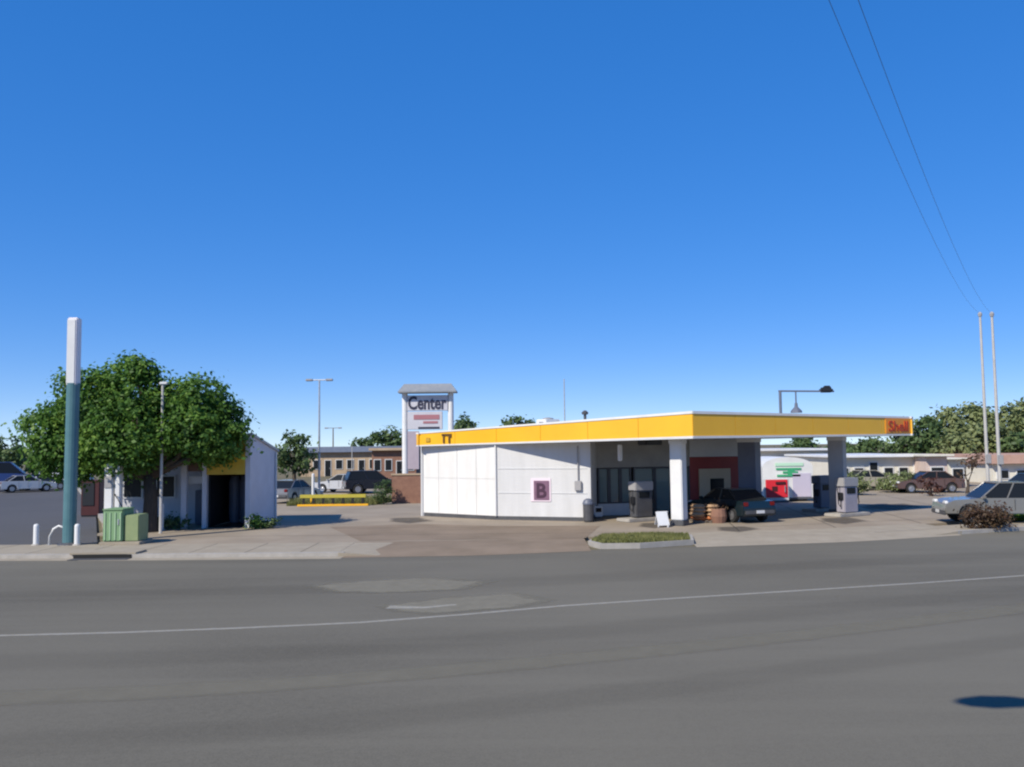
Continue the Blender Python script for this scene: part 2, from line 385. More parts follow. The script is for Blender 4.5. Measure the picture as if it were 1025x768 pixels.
# road markings
def softmat(name, c, c2, amt, scale=3, lo=.35, hi=.65):
    m = mat(name, c, .9, c2, scale, spec=.2, detail=9, bump=.2)
    nt = m.node_tree; b = nt.nodes['Principled BSDF']
    a = nt.nodes.new('ShaderNodeAttribute'); a.attribute_name = 'wear'
    tc = nt.nodes['Texture Coordinate']; n = nt.nodes.new('ShaderNodeTexNoise'); n.inputs['Scale'].default_value = 1.7; n.inputs['Detail'].default_value = 10; n.inputs['Roughness'].default_value = .75
    nt.links.new(tc.outputs['Object'], n.inputs['Vector'])
    ad = nt.nodes.new('ShaderNodeMath'); ad.operation = 'MULTIPLY_ADD'; ad.inputs[1].default_value = .9; nt.links.new(a.outputs['Fac'], ad.inputs[0]); nt.links.new(n.outputs['Fac'], ad.inputs[2])
    mr = nt.nodes.new('ShaderNodeMapRange'); mr.inputs['From Min'].default_value = lo+.25; mr.inputs['From Max'].default_value = hi+.55; mr.inputs['To Max'].default_value = amt
    nt.links.new(ad.outputs[0], mr.inputs['Value']); nt.links.new(mr.outputs[0], b.inputs['Alpha'])
    return m
def setwear(o, vals):
    at = o.data.attributes.new('wear','FLOAT','POINT'); at.data.foreach_set('value', vals)
def ribbon(name, pix, wd, m, z=.009, pw=None, sub=6):
    b = B(); raw = [G(x,y,z) for x,y in pix]; pts = []; ws = []
    for i in range(len(raw)-1):
        for k in range(sub):
            f = k/sub; pts.append(raw[i].lerp(raw[i+1],f)); ws.append((pw[i]*(1-f)+pw[i+1]*f) if pw else wd)
    pts.append(raw[-1]); ws.append(pw[-1] if pw else wd)
    rows = []; vals = []
    for i,p in enumerate(pts):
        t = (pts[min(i+1,len(pts)-1)]-pts[max(i-1,0)]).normalized(); n = Vector((-t.y,t.x,0))
        row = []
        for f,v in ((-1,0),(-.3,1),(.3,1),(1,0)):
            row.append(b.verts.new(p+n*ws[i]/2*f)); vals.append(v)
        rows.append(row)
    for i in range(len(rows)-1):
        for k in range(3): b.faces.new((rows[i][k],rows[i+1][k],rows[i+1][k+1],rows[i][k+1]))
    o = struct(name, b, m); setwear(o, vals); return o
def softpatch(name, pix, m, z):
    b = B(); q = [G(x,y,.12)*1 if z>.1 else G(x,y,z) for x,y in pix]
    for v_ in q: v_.z = z
    c = sum(q,Vector())/len(q)
    vc = b.verts.new(c); mid = [b.verts.new(c.lerp(p,.6)) for p in q]; out = [b.verts.new(p) for p in q]; n = len(q)
    for i in range(n):
        b.faces.new((vc,mid[i],mid[(i+1)%n])); b.faces.new((mid[i],out[i],out[(i+1)%n],mid[(i+1)%n]))
    o = struct(name, b, m); setwear(o, [1]+[1]*n+[0]*n); return o
SM = dict(paint=softmat('worn_road_paint',(.4,.38,.33),(.55,.525,.46),.5,6,.35,.7), band=softmat('worn_asphalt_band',(.2,.184,.142),(.24,.221,.17),.55,2.5,.2,.5),
  patch=softmat('asphalt_patch',(.2,.184,.142),(.25,.23,.178),.8,3,.2,.5), tyre=softmat('tyre_track',(.06,.054,.046),(.07,.063,.055),.07,2))
ribbon('road_marking', [(-300,640),(0,635.5),(120,632.5),(240,628),(360,622.5),(470,614),(560,606),(680,598),(800,590.5),(920,583),(1025,575.5),(1200,563)], .24, SM['paint'])
ribbon('worn_strip', [(-300,707),(0,698),(150,692),(300,683),(450,670),(560,660),(680,648),(800,635),(920,621),(1025,608),(1200,588)], .95, SM['band'], .008)
ribbon('tyre_track', [(-300,668),(0,662),(150,658),(300,652),(450,642),(560,633),(680,622),(800,611),(920,600),(1025,591),(1200,576)], 1.7, SM['tyre'], .007)
ribbon('tyre_track', [(-300,760),(0,745),(150,737),(300,726),(450,712),(560,700),(680,686),(800,670),(920,654),(1025,640),(1200,620)], 1.3, SM['tyre'], .007)
ribbon('tyre_track', [(-300,600),(0,597),(150,594),(300,590),(450,585),(560,580),(680,573),(800,566),(920,559),(1025,553),(1200,544)], 2.4, SM['tyre'], .007)
softpatch('road_patch', [(300,586),(360,580),(430,577),(500,581),(470,590),(380,594),(320,592)], SM['patch'], .0085)
softpatch('road_patch', [(372,606),(440,597),(520,592),(560,600),(520,608),(430,615),(390,612)], SM['patch'], .0095)
ribbon('road_marking', [(388,607),(424,607.5),(456,604.5)], .3, SM['paint'], .0125, [.6,.34,.2])
SM['joint'] = softmat('concrete_joint',(.07,.06,.05),(.09,.08,.07),.55,4,.2,.5); SM['oil'] = softmat('oil_stain',(.06,.055,.05),(.08,.072,.065),.5,3,.3,.65)
def joint(pts, wd=.05, z=.131):
    b = B(); rows = []
    P2 = [Vector((x,y,z)) for x,y in pts]; n_ = 8; Q = [P2[0].lerp(P2[1],i/n_) for i in range(n_+1)]; t = (P2[1]-P2[0]).normalized(); n = Vector((-t.y,t.x,0))*wd/2
    for q in Q: rows.append((b.verts.new(q-n),b.verts.new(q+n)))
    for i in range(n_): b.faces.new((rows[i][0],rows[i+1][0],rows[i+1][1],rows[i][1]))
    o = struct('concrete_joint', b, SM['joint']); setwear(o, [1]*len(o.data.vertices))
for k in range(4): joint([(-14+k*.3,36.6+k*3.4),(4.5-k*2.2,36.2+k*3.0)])
for k in range(6): x = 9+k*4.2; joint([(x,ey(x)+3.6),(x+2.5,ey(x)+22)])
joint([(9,37.6),(34,46)]); joint([(14,35.3),(34,42)])
for k in range(22): x = -30+k*1.9; (x < XD0-.5) and joint([(x,ey(x)+.2),(x,ey(x)+3.25)], .035, .1385)
for pix in ([(640,523),(664,522),(676,526),(655,529),(636,527)],[(716,527),(745,526),(764,529),(740,533),(716,531)],[(818,518),(850,517),(872,521),(846,525),(820,522)],[(388,518),(420,517),(436,521),(410,524),(388,522)],[(860,505),(905,503),(930,507),(895,511),(862,509)]):
    softpatch('oil_stain', pix, SM['oil'], .1305)
# sloping kerb ends at the driveways
for xk,sg in ((XD0,1),(XD2,-1)):
    b = B(); xe = xk+sg*1.3; xs_ = xk-sg*.19 if sg>0 else xk+.19
    for (o0,o1,h) in ((-.0,.19,.144),(.2,3.2,.134)):
        a = [(xs_,ey(xs_)+o0,h),(xs_,ey(xs_)+o1,h),(xe,ey(xe)+o1,.03 if o0==0 else .12),(xe,ey(xe)+o0,.012 if o0==0 else .03)]
        sheet(b, a); sheet(b, [(xs_,ey(xs_)+o0,0),a[0],a[3]])
    struct('kerb_ramp', b, M['concrete'])
# storm drain in the left kerb
dr = thing('storm_drain', 'dark storm drain slot under a concrete lid in the kerb before the green cabinet', 'storm drain', (G(112,556,0).x, ey(-13.4)-.02, 0))
X0, X1 = G(86,556,0).x, G(140,556,0).x; yk = ey((X0+X1)/2)
b = B(); box(b, ((X0+X1)/2, yk-.04, .075), (X1-X0, .1, .13), bev=.01); obj('opening', b, M['dark'], dr)
b = B(); box(b, ((X0+X1)/2, yk+.4, .17), (X1-X0+.3, .9, .07), bev=.015); obj('lid', b, M['concrete'], dr)
b = B(); box(b, ((X0+X1)/2, yk-.3, .018), (X1-X0, .4, .02)); obj('gutter_grate', b, M['darkgrey'], dr)
# ------------------------------------------------------------------ gas station
A_ = Vector((7.5,37.5)); B_ = Vector((-4.92,46.0)); D_ = Vector((20.0,45)); E_ = B_+(D_-A_)
zb = {'A':3.84,'B':3.66,'D':3.91,'E':3.8}; zt = {'A':4.99,'B':4.36,'D':4.85,'E':4.4}
gs = thing('gas_station', 'white gas station store under a long flat canopy with a yellow fascia', 'gas station', (4,44,.12))
roofq = [A_,D_,E_,B_]
def inset(q, t):
    c = sum(q, Vector((0,0)))/4
    return [p+(c-p).normalized()*t for p in q]
rq = inset(roofq, .3)
b = B(); prism(b, rq, [zb['A']+.03,zb['D']+.03,zb['E']+.03,zb['B']+.03], [zb['A']+.08,zb['D']+.08,zb['E']+.08,zb['B']+.08]); obj('soffit', b, M['soffit'], gs)
b = B(); prism(b, rq, [zb['A']+.5,zb['D']+.5,zb['E']+.4,zb['B']+.4], [zb['A']+.62,zb['D']+.62,zb['E']+.5,zb['B']+.5]); obj('roof', b, M['roof'], gs)
def fascia(a, c, za, zc, ta, tc_, red=True):
    t = (c-a).normalized(); n = Vector((t.y,-t.x)) 
    if n.dot(Vector((4,46))-a) > 0: n = -n
    def band(off, th, f0, f1):
        bb = B(); p = [a+n*off, c+n*off, c+n*(off-th), a+n*(off-th)]
        l = lambda f:[za+(ta-za)*f, zc+(tc_-zc)*f, zc+(tc_-zc)*f, za+(ta-za)*f]
        return prism(bb, p, l(f0), l(f1))
    fb = band(-.03,.19,.09,.9); ln = (c-a).length; npn = max(1,round(ln/2.4)); lf = lambda f,g: (za+(ta-za)*f)*(1-g)+(zc+(tc_-zc)*f)*g
    for k in range(npn):
        g0_, g1_ = (k+.0)/npn+.009/ln, (k+1)/npn-.009/ln; pa_, pb_ = a.lerp(c,g0_), a.lerp(c,g1_)
        prism(fb, [pa_,pb_,pb_-n*.028,pa_-n*.028], [lf(.09,g0_),lf(.09,g1_),lf(.09,g1_),lf(.09,g0_)], [lf(.9,g0_),lf(.9,g1_),lf(.9,g1_),lf(.9,g0_)])
    obj('fascia', fb, M['yellow'], gs)
    obj('fascia_cap', band(.03,.3,.9,1.0), M['white'], gs)
    obj('fascia_lip', band(.02,.26,0,.09), M['offwhite'], gs)
    return t, n
tl, nl = fascia(A_, B_, zb['A'], zb['B'], zt['A'], zt['B'])
tr_, nr_ = fascia(A_, D_, zb['A'], zb['D'], zt['A'], zt['D'])
fascia(D_, E_, zb['D'], zb['E'], zt['D'], zt['E']); fascia(B_, E_, zb['B'], zb['E'], zt['B'], zt['E'])
# red lettering panel at the right end of the fascia
Lp = (D_-A_).length
def onR(f): return A_+(D_-A_)*f
f0 = .865; p0 = onR(f0)+nr_*.012; 
b = B(); pa = onR(f0-.012)+nr_*.03; pb = onR(.998)+nr_*.03
prism(b, [pa,pb,pb-nr_*.06,pa-nr_*.06], 4.03, 4.76); sgn = obj('sign_panel', b, mat('orange_sign_panel',(.8,.3,.03),.4,(.74,.26,.02),1), gs)
text('lettering', 'Shell', .72, (p0.x+nr_.x*.03,p0.y+nr_.y*.03,4.13), tr_.to_3d() if hasattr(tr_,'to_3d') else (tr_.x,tr_.y,0), M['redink'], sgn, bold=.012, width=1.5)
# dark mark near the left end of the fascia
tf = (A_-B_).normalized(); lm = B_+tf*2.0+nl*.03
for k,(dx,dz,sx,sz) in enumerate([]): pass
b = B(); rotm = math.atan2(tf.y, tf.x)
for dx,dz,sx,sz in ((0,.2,.62,.1),(-.18,0,.11,.42),(.17,0,.11,.42),(.26,.12,.1,.1)):
    pp = lm+tf*dx; box(b, (pp.x,pp.y,4.02+dz), (sx,.03,sz), rotm)
obj('emblem', b, M['brownink'], gs)
b = B(); pp = B_+tf*.8+nl*.03; box(b,(pp.x,pp.y,3.98),(.28,.03,.22),rotm,bev=.02); obj('emblem', b, mat('ochre_ink',(.5,.3,.03),.5), gs)
# store walls
S0 = Vector((-.82,43.35)); S1 = Vector((-4.74,46.4)); S2 = Vector((P(591,500,41.75).x,41.75)); S3 = Vector((4.12,44.7)); S4 = Vector((P(746,500,46.6).x,46.6))
S5 = Vector((12.3,49.0)); S6 = Vector((5.0,51.2))
ZW = 3.78
zi = lambda p: 3.74
b = B(); wallseg(b, S1+(S1-S0).normalized()*-.02+Vector((.01,.02)), S0+Vector((.01,.02)), .3, 3.9, .16, 1)
for k in range(4):
    for z0_,z1_ in ((.3,2.05),(2.065,3.89)):
        wallseg(b, S1.lerp(S0,k/4+.002), S1.lerp(S0,(k+1)/4-.002), z0_, z1_, .018, 1)
obj('side_wall', b, M['wallwhite'], gs)
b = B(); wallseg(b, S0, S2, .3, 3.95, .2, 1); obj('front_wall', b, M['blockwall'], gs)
b = B(); wallseg(b, S1, S0, .1, .3, .19, 1); wallseg(b, S0, S2, .1, .3, .19, 1); wallseg(b,S2,S3,.1,.3,.19,1); obj('plinth', b, M['darkgrey'], gs)
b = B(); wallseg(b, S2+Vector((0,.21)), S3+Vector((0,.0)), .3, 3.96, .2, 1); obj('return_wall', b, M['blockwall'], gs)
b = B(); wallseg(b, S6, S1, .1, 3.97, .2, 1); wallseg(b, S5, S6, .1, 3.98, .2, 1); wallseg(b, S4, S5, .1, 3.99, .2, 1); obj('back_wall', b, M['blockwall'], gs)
b = B(); prism(b, [S0+Vector((.3,.6)),S3+Vector((0,.3)),S4+Vector((-.3,.3)),S5-Vector((.4,.4)),S6-Vector((0,.4)),S1+Vector((.5,.3))], .121, .14); obj('floor', b, M['carpet'], gs)
# corner trim and wall conduit
b = B(); tube(b, [(S0.x-.02,S0.y-.05,.3),(S0.x-.02,S0.y-.05,3.7)], .045, 6); obj('corner_trim', b, M['white'], gs)
uf = (S2-S0).normalized(); nf = Vector((uf.y,-uf.x)); ang_f = math.atan2(uf.y,uf.x)
b = B()
for zz in (1.4,2.55): pp = S0+uf*2.3; box(b, (pp.x+nf.x*.012,pp.y+nf.y*.012,zz), (4.4,.02,.03), ang_f)
obj('wall_rail', b, M['offwhite'], gs)
b = B(); pp = S0+uf*4.1+nf*.08; box(b,(pp.x,pp.y,1.75),(.32,.14,.45),ang_f,bev=.02); obj('meter_box', b, M['grey'], gs)
b = B(); tube(b, [(pp.x,pp.y,1.98),(pp.x,pp.y,3.6)], .03, 6); obj('conduit', b, M['grey'], gs)
# shop front: stall riser, window bays, door, bulkhead
us = (S4-S3).normalized(); ns = Vector((us.y,-us.x)); ang_s = math.atan2(us.y,us.x); Ls = (S4-S3).length
def on(s): return S3+us*s
def sfx(px):
    r = ray(px,480); k = r.x/r.y
    return (k*S3.y-S3.x)/(us.x-k*us.y)
sA, sB, sC, sD = 0.05, sfx(632), sfx(672), sfx(690)
sE = sfx(733)
b = B(); wallseg(b, on(0), on(sD), 2.5, 3.99, .25, 1); obj('bulkhead', b, mat('grey_bulkhead',(.3,.29,.265),.6,(.38,.365,.335),1.5), gs)
b = B(); wallseg(b, on(sA), on(sB), .14, .72, .2, 1); obj('stall_riser', b, M['offwhite'], gs)
def window(s0, s1, z0, z1, nm):
    fr = B()
    for s in (s0,s1): p = on(s)+ns*-.05; box(fr,(p.x,p.y,(z0+z1)/2),(.08,.12,z1-z0),ang_s)
    for z in (z0+.035,z1-.035): p = on((s0+s1)/2)+ns*-.05; box(fr,(p.x,p.y,z),(s1-s0-.081,.11,.07),ang_s)
    fo = obj(nm, fr, M['darkgrey'], gs)
    p = on((s0+s1)/2)-ns*.06; g = B(); box(g,(p.x,p.y,(z0+z1)/2),(s1-s0-.09,.015,z1-z0-.15),ang_s); obj('pane', g, M['glass'], fo)
    return fo
wseg = (sB-sA-.05)/3
for k in range(3): window(sA+.06+k*wseg, sA+.06+(k+1)*wseg-.085, .725, 2.49, 'window')
dw = window(sB+.12, sB+1.15, .145, 2.48, 'door')
p = on(sB+1.0)+ns*.03; h = B(); tube(h,[(p.x,p.y,.95),(p.x,p.y,1.45)],.025,6); obj('handle', h, M['steel'], dw)
window(sB+1.25, sC-.02, .145, 2.48, 'window'); window(sC+.07, sD-.05, .145, 2.48, 'window')
# maroon bay with beige surround and dark window
b = B(); wallseg(b, on(sD), on(Ls-.02), .14, 2.95, .22, 1); obj('entrance_wall', b, mat('red_entrance',(.34,.045,.035),.5,(.27,.035,.03),2), gs)
b = B(); wallseg(b, on(sD+.02), on(Ls-.1)-ns*0, 2.96, 4.0, .2, 1); obj('sign_board', b, M['offwhite'], gs)
p = on((sD+sE)/2+.15)+ns*.05; b = B(); box(b,(p.x,p.y,1.35),(1.75,.1,2.0),ang_s,bev=.02); bo = obj('kiosk_front', b, M['beige'], gs)
p2 = on((sD+sE)/2+.25)+ns*.11; b = B(); box(b,(p2.x,p2.y,1.45),(.75,.04,.8),ang_s,bev=.01); obj('serving_window', b, M['carglass'], bo)
# shelving inside
b = B()
for k in range(5):
    p = on(.9+k*1.35)-ns*2.2; box(b,(p.x,p.y,.95),(.9,.5,1.6),ang_s,bev=.02)
obj('shelving', b, M['shelf'], gs)
# soffit lamp and duct under the canopy
p = P(620,455,41.5); b = B(); box(b,(p.x,p.y,p.z+.1),(.18,.18,.75),.6,bev=.03); obj('soffit_lamp', b, M['white'], gs)
p = P(650,453,40.5); b = B(); box(b,(p.x,p.y,3.72),(1.0,.6,.26),.6,bev=.04); obj('soffit_duct', b, M['black'], gs)
# columns
def column(px, d, wd, m, rz, zc, cap):
    p = P(px, 480, d); b = B(); box(b,(p.x,p.y,(.35+zc)/2),(wd,wd,zc-.35),rz,bev=.035); c = obj('column', b, m, gs)
    b = B(); box(b,(p.x,p.y,.235),(wd+.09,wd+.09,.23),rz,bev=.02); obj('base', b, cap, c)
    b = B(); box(b,(p.x,p.y,zc-.14),(wd+.05,wd+.05,.24),rz,bev=.01); obj('collar', b, M['offwhite'], c)
    return p
an = math.atan2(tl.y,tl.x)
column(678.5, 39.2, .55, M['white'], an, 3.9, M['darkgrey'])
column(750, 43.8, .86, M['bluegrey'], an, 3.93, M['darkgrey'])
column(838, 44.4, .72, M['grey'], an, 3.96, M['darkgrey'])
# wall poster with a letter
def wall_at(px):
    r = ray(px,490); k = r.x/r.y; s = (k*S0.y-S0.x)/(uf.x-k*uf.y); return S0+uf*s
pc = wall_at(541); 
po = thing('wall_poster', 'pale pink poster with a dark plum letter on the pale store front wall', 'poster', (pc.x,pc.y,1.2))
b = B(); box(b,(pc.x+nf.x*.02,pc.y+nf.y*.02,1.55),(.98,.03,1.08),ang_f); obj('board', b, M['pinkpaper'], po)
b = B(); box(b,(pc.x+nf.x*.045+uf.x*.04,pc.y+nf.y*.045+uf.y*.04,1.53),(.76,.02,.9),ang_f); obj('ink_panel', b, mat('mauve_ink',(.17,.08,.13),.5,(.22,.12,.18),4), po)
pp = pc+nf*.065-uf*.25; text('letter','B',.95,(pp.x,pp.y,1.2),(uf.x,uf.y,0),M['plum'],po,bold=.02)
# white rooftop unit and vent
p = P(548,418,49); t = thing('rooftop_unit','white boxy air conditioning unit on the store roof','air conditioner',(p.x,p.y,4.15))
b = B(); box(b,(p.x,p.y,4.6),(.95,.9,.9),.6,bev=.03); obj('casing', b, M['white'], t); b = B(); box(b,(p.x-.3,p.y-.46,4.65),(.5,.05,.5),.6); obj('louvre', b, M['grey'], t)
b = B(); lathe(b,(p.x,p.y,5.05),[(.3,0),(.3,.06),(.1,.1)]); obj('fan_cover', b, M['grey'], t)
p = P(585,415,44); t = thing('roof_vent','short dark vent pipe with a cap on the store roof','vent pipe',(p.x,p.y,4.3))
b = B(); tube(b,[(p.x,p.y,4.3),(p.x,p.y,5.15)],.07,8); obj('pipe', b, M['darkgrey'], t)
b = B(); lathe(b,(p.x,p.y,5.12),[(.15,0),(.17,.1),(.05,.2)],10); obj('cap', b, M['darkgrey'], t)
# floodlight frame on the canopy roof
d = 46; a0 = P(780,391,d); a1 = P(834,392,d); zr = 4.5
t = thing('floodlight_frame','dark pipe frame with a black floodlight standing on the canopy roof','floodlight',(a0.x,a0.y,zr))
b = B(); tube(b,[(a0.x,d,zr),(a0.x,d,a0.z)],.075,8); obj('post', b, M['bluegrey'], t)
b = B(); tube(b,[(a0.x-.08,d,a0.z),(a1.x,d,a0.z-.05)],.045,8); obj('arm', b, M['bluegrey'], t)
pl_ = P(826,390,d); b = B(); box(b,(pl_.x,d,pl_.z),(.62,.45,.26),0,bev=.08); box(b,(pl_.x+.05,d,pl_.z+.16),(.32,.3,.12),0,bev=.04); obj('lamp_head', b, M['black'], t)
p = P(796,402,d); b = B(); tube(b,[(p.x,d,a0.z),(p.x,d,p.z-.3)],.04,6); lathe(b,(p.x,d,p.z-.55),[(.3,0),(.28,.1),(.09,.3),(.07,.5)],12); obj('hanging_lamp', b, M['bluegrey'], t)
# ------------------------------------------------------------------ things round the store
def px_ground(px, d): p = P(px, 500, d); return Vector((p.x, d, .12))
p = px_ground(588, 41.4); t = thing('trash_can','dark slim trash can at the right end of the store front wall','trash can',p)
b = B(); lathe(b,p,[(.2,.02),(.23,.1),(.24,.8)],14); obj('bin', b, M['darkgrey'], t, smooth=False)
b = B(); lathe(b,p+Vector((0,0,.8)),[(.26,0),(.26,.06),(.2,.2),(.08,.27)],14); obj('lid', b, M['bluegrey'], t)
p = px_ground(597, 43.6); t = thing('newspaper_box','small white newspaper box at the foot of the shop window','newspaper box',p)
b = B(); box(b,p+Vector((0,0,.32)),(.42,.4,.5),.3,bev=.03); obj('body', b, M['white'], t); b = B(); box(b,p+Vector((0,0,.04)),(.2,.2,.09),.3); obj('foot', b, M['darkgrey'], t)
b = B(); box(b,p+Vector((.05,-.2,.4)),(.28,.03,.2),.3); obj('window', b, M['carglass'], t)
# sandwich board
p = px_ground(661.5, 38.6); t = thing('sandwich_board','white folding sandwich board standing beside the white canopy column','sign board',p)
for s in (-1,1):
    b = B(); box(b,p+Vector((.0,s*.17,.36)),(.52,.025,.62),0,rot=Matrix.Rotation(.3,3,'Z')@Matrix.Rotation(s*.42,3,'X')); obj('board', b, M['white'], t)
for s in (-1,1):
    b = B(); box(b,p+Vector((s*.2,-.3,.05)),(.06,.04,.16),.3); obj('foot', b, M['white'], t)
# fuel pumps
def pump(px, d, rz, label, bodym, topm):
    p = px_ground(px,d); t = thing('fuel_pump', label, 'fuel pump', p, 'fuel pumps under the canopy', rz)
    L = lambda nm,c,s,m,bev=.03: obj(nm, box(B(),c,s,bev=bev), m, t, world=False)
    L('island',(0,0,.07),(2.2,.95,.16),M['kerb'])
    L('cabinet',(0,0,.78),(.95,.5,1.2),bodym); L('topper',(0,0,1.6),(1.05,.56,.42),topm)
    L('display',(0,-.256,1.2),(.6,.03,.28),M['carglass'],.008)
    for s in (-1,1):
        L('nozzle_boot',(s*.52,-.05,.95),(.12,.28,.34),M['black'])
        h = B(); tube(h,[(s*.5,0,1.42),(s*.72,-.05,1.3),(s*.74,-.1,.6),(s*.6,-.1,.45),(s*.56,-.1,.8)],.022,6); obj('hose',h,M['black'],t,world=False,smooth=True)
    return t
pump(641, 41.8, .55, 'dark grey fuel pump left of the white canopy column', M['darkgrey'], M['grey'])
pump(847, 43.2, .55, 'lilac grey fuel pump in front of the rightmost canopy column', mat('lilac_grey_paint',(.3,.28,.32),.5,(.36,.34,.38),2), M['grey'])
pump(823, 46.5, .55, 'blue grey fuel pump between the two right canopy columns', M['bluegrey'], M['bluegrey'])
# sacks
p = px_ground(704, 40.6); t = thing('sack_pallet','stack of tan and orange sacks on a pallet right of the white column','sacks',p)
b = B()
for k in range(5): box(b,p+Vector((-.5+k*.25,0,.1)),(.12,1.0,.03),0)
for k in range(3): box(b,p+Vector((0,-.4+k*.4,.05)),(1.15,.1,.07),0)
obj('pallet', b, M['woodpole'], t)
for lay in range(4):
    for k in range(2):
        b = B(); c = p+Vector((-.3+k*.6+random.uniform(-.04,.04),random.uniform(-.05,.05),.2+lay*.17)); box(b,c,(.58,.95,.17),random.uniform(-.07,.07),bev=.07)
        obj('sack', b, M['orange'] if lay==0 else M['bag'], t, smooth=True)
p = px_ground(718, 40.2); t = thing('barrel_planter','reddish brown barrel planter with dry stems under the canopy','planter',p)
b = B(); lathe(b,p,[(.3,0),(.38,.3),(.34,.62),(.3,.62)],14); obj('barrel', b, M['brick'], t)
C,N = foliage([((p.x,p.y,p.z+.85),(.4,.4,.35))],60,14,.1,.2); quadcloud('foliage',C,N,.06,.4,M['leafbrown'],t)
p = px_ground(737, 40.4); t = thing('bollard','short white bollard beside the dark car under the canopy','bollard',p,'white bollards')
b = B(); lathe(b,p,[(.1,0),(.1,.75),(.07,.82)],12); obj('post', b, M['white'], t); b = B(); lathe(b,p,[(.16,0),(.14,.05)],12); obj('footing', b, M['kerb'], t)
# ------------------------------------------------------------------ vehicles
PROF = {
 'sedan': dict(L=4.5,W=1.76,body=[(-2.22,.32),(-2.26,.62),(-2.18,.95),(-1.45,1.0),(.75,.96),(1.75,.84),(2.15,.7),(2.24,.5),(2.2,.3)],cab=[(-1.75,.97),(-1.05,1.42),(.15,1.43),(1.0,.95)],wx=1.36,wr=.33),
 'suv': dict(L=4.7,W=1.86,body=[(-2.3,.4),(-2.33,.7),(-2.3,1.08),(-1.0,1.12),(.85,1.1),(1.95,1.02),(2.28,.85),(2.33,.6),(2.28,.38)],cab=[(-2.22,1.09),(-1.95,1.72),(.1,1.74),(.98,1.09)],wx=1.4,wr=.38),
 'pickup': dict(L=5.3,W=1.88,body=[(-2.65,.45),(-2.68,.7),(-2.66,1.06),(-.7,1.08),(1.1,1.08),(2.25,1.0),(2.58,.85),(2.64,.6),(2.6,.42)],cab=[(-.95,1.06),(-.8,1.68),(.45,1.7),(1.25,1.06)],wx=1.65,wr=.39),
 'van': dict(L=5.0,W=1.95,body=[(-2.5,.4),(-2.52,.8),(-2.5,1.25),(-1,1.28),(1.2,1.22),(2.2,1.05),(2.45,.85),(2.5,.6),(2.46,.38)],cab=[(-2.5,1.22),(-2.42,1.98),(.7,2.0),(1.65,1.2)],wx=1.55,wr=.36),
}
def sideprism(pts, y0, y1, taper=0, bev=.06):
    b = B(); lo = []; hi = []
    zmin = min(p[1] for p in pts); zmax = max(p[1] for p in pts)
    for x,z in pts:
        k = taper*(z-zmin)/(zmax-zmin); lo.append(b.verts.new((x,y0+k,z))); hi.append(b.verts.new((x,y1-k,z)))
    b.faces.new(lo); b.faces.new(hi[::-1]); n = len(pts)
    for i in range(n): b.faces.new((lo[i],hi[i],hi[(i+1)%n],lo[(i+1)%n]))
    bmesh.ops.recalc_face_normals(b, faces=b.faces[:])
    if bev: bmesh.ops.bevel(b, geom=[e for e in b.edges], offset=bev, segments=2, affect='EDGES', clamp_overlap=True)
    return b
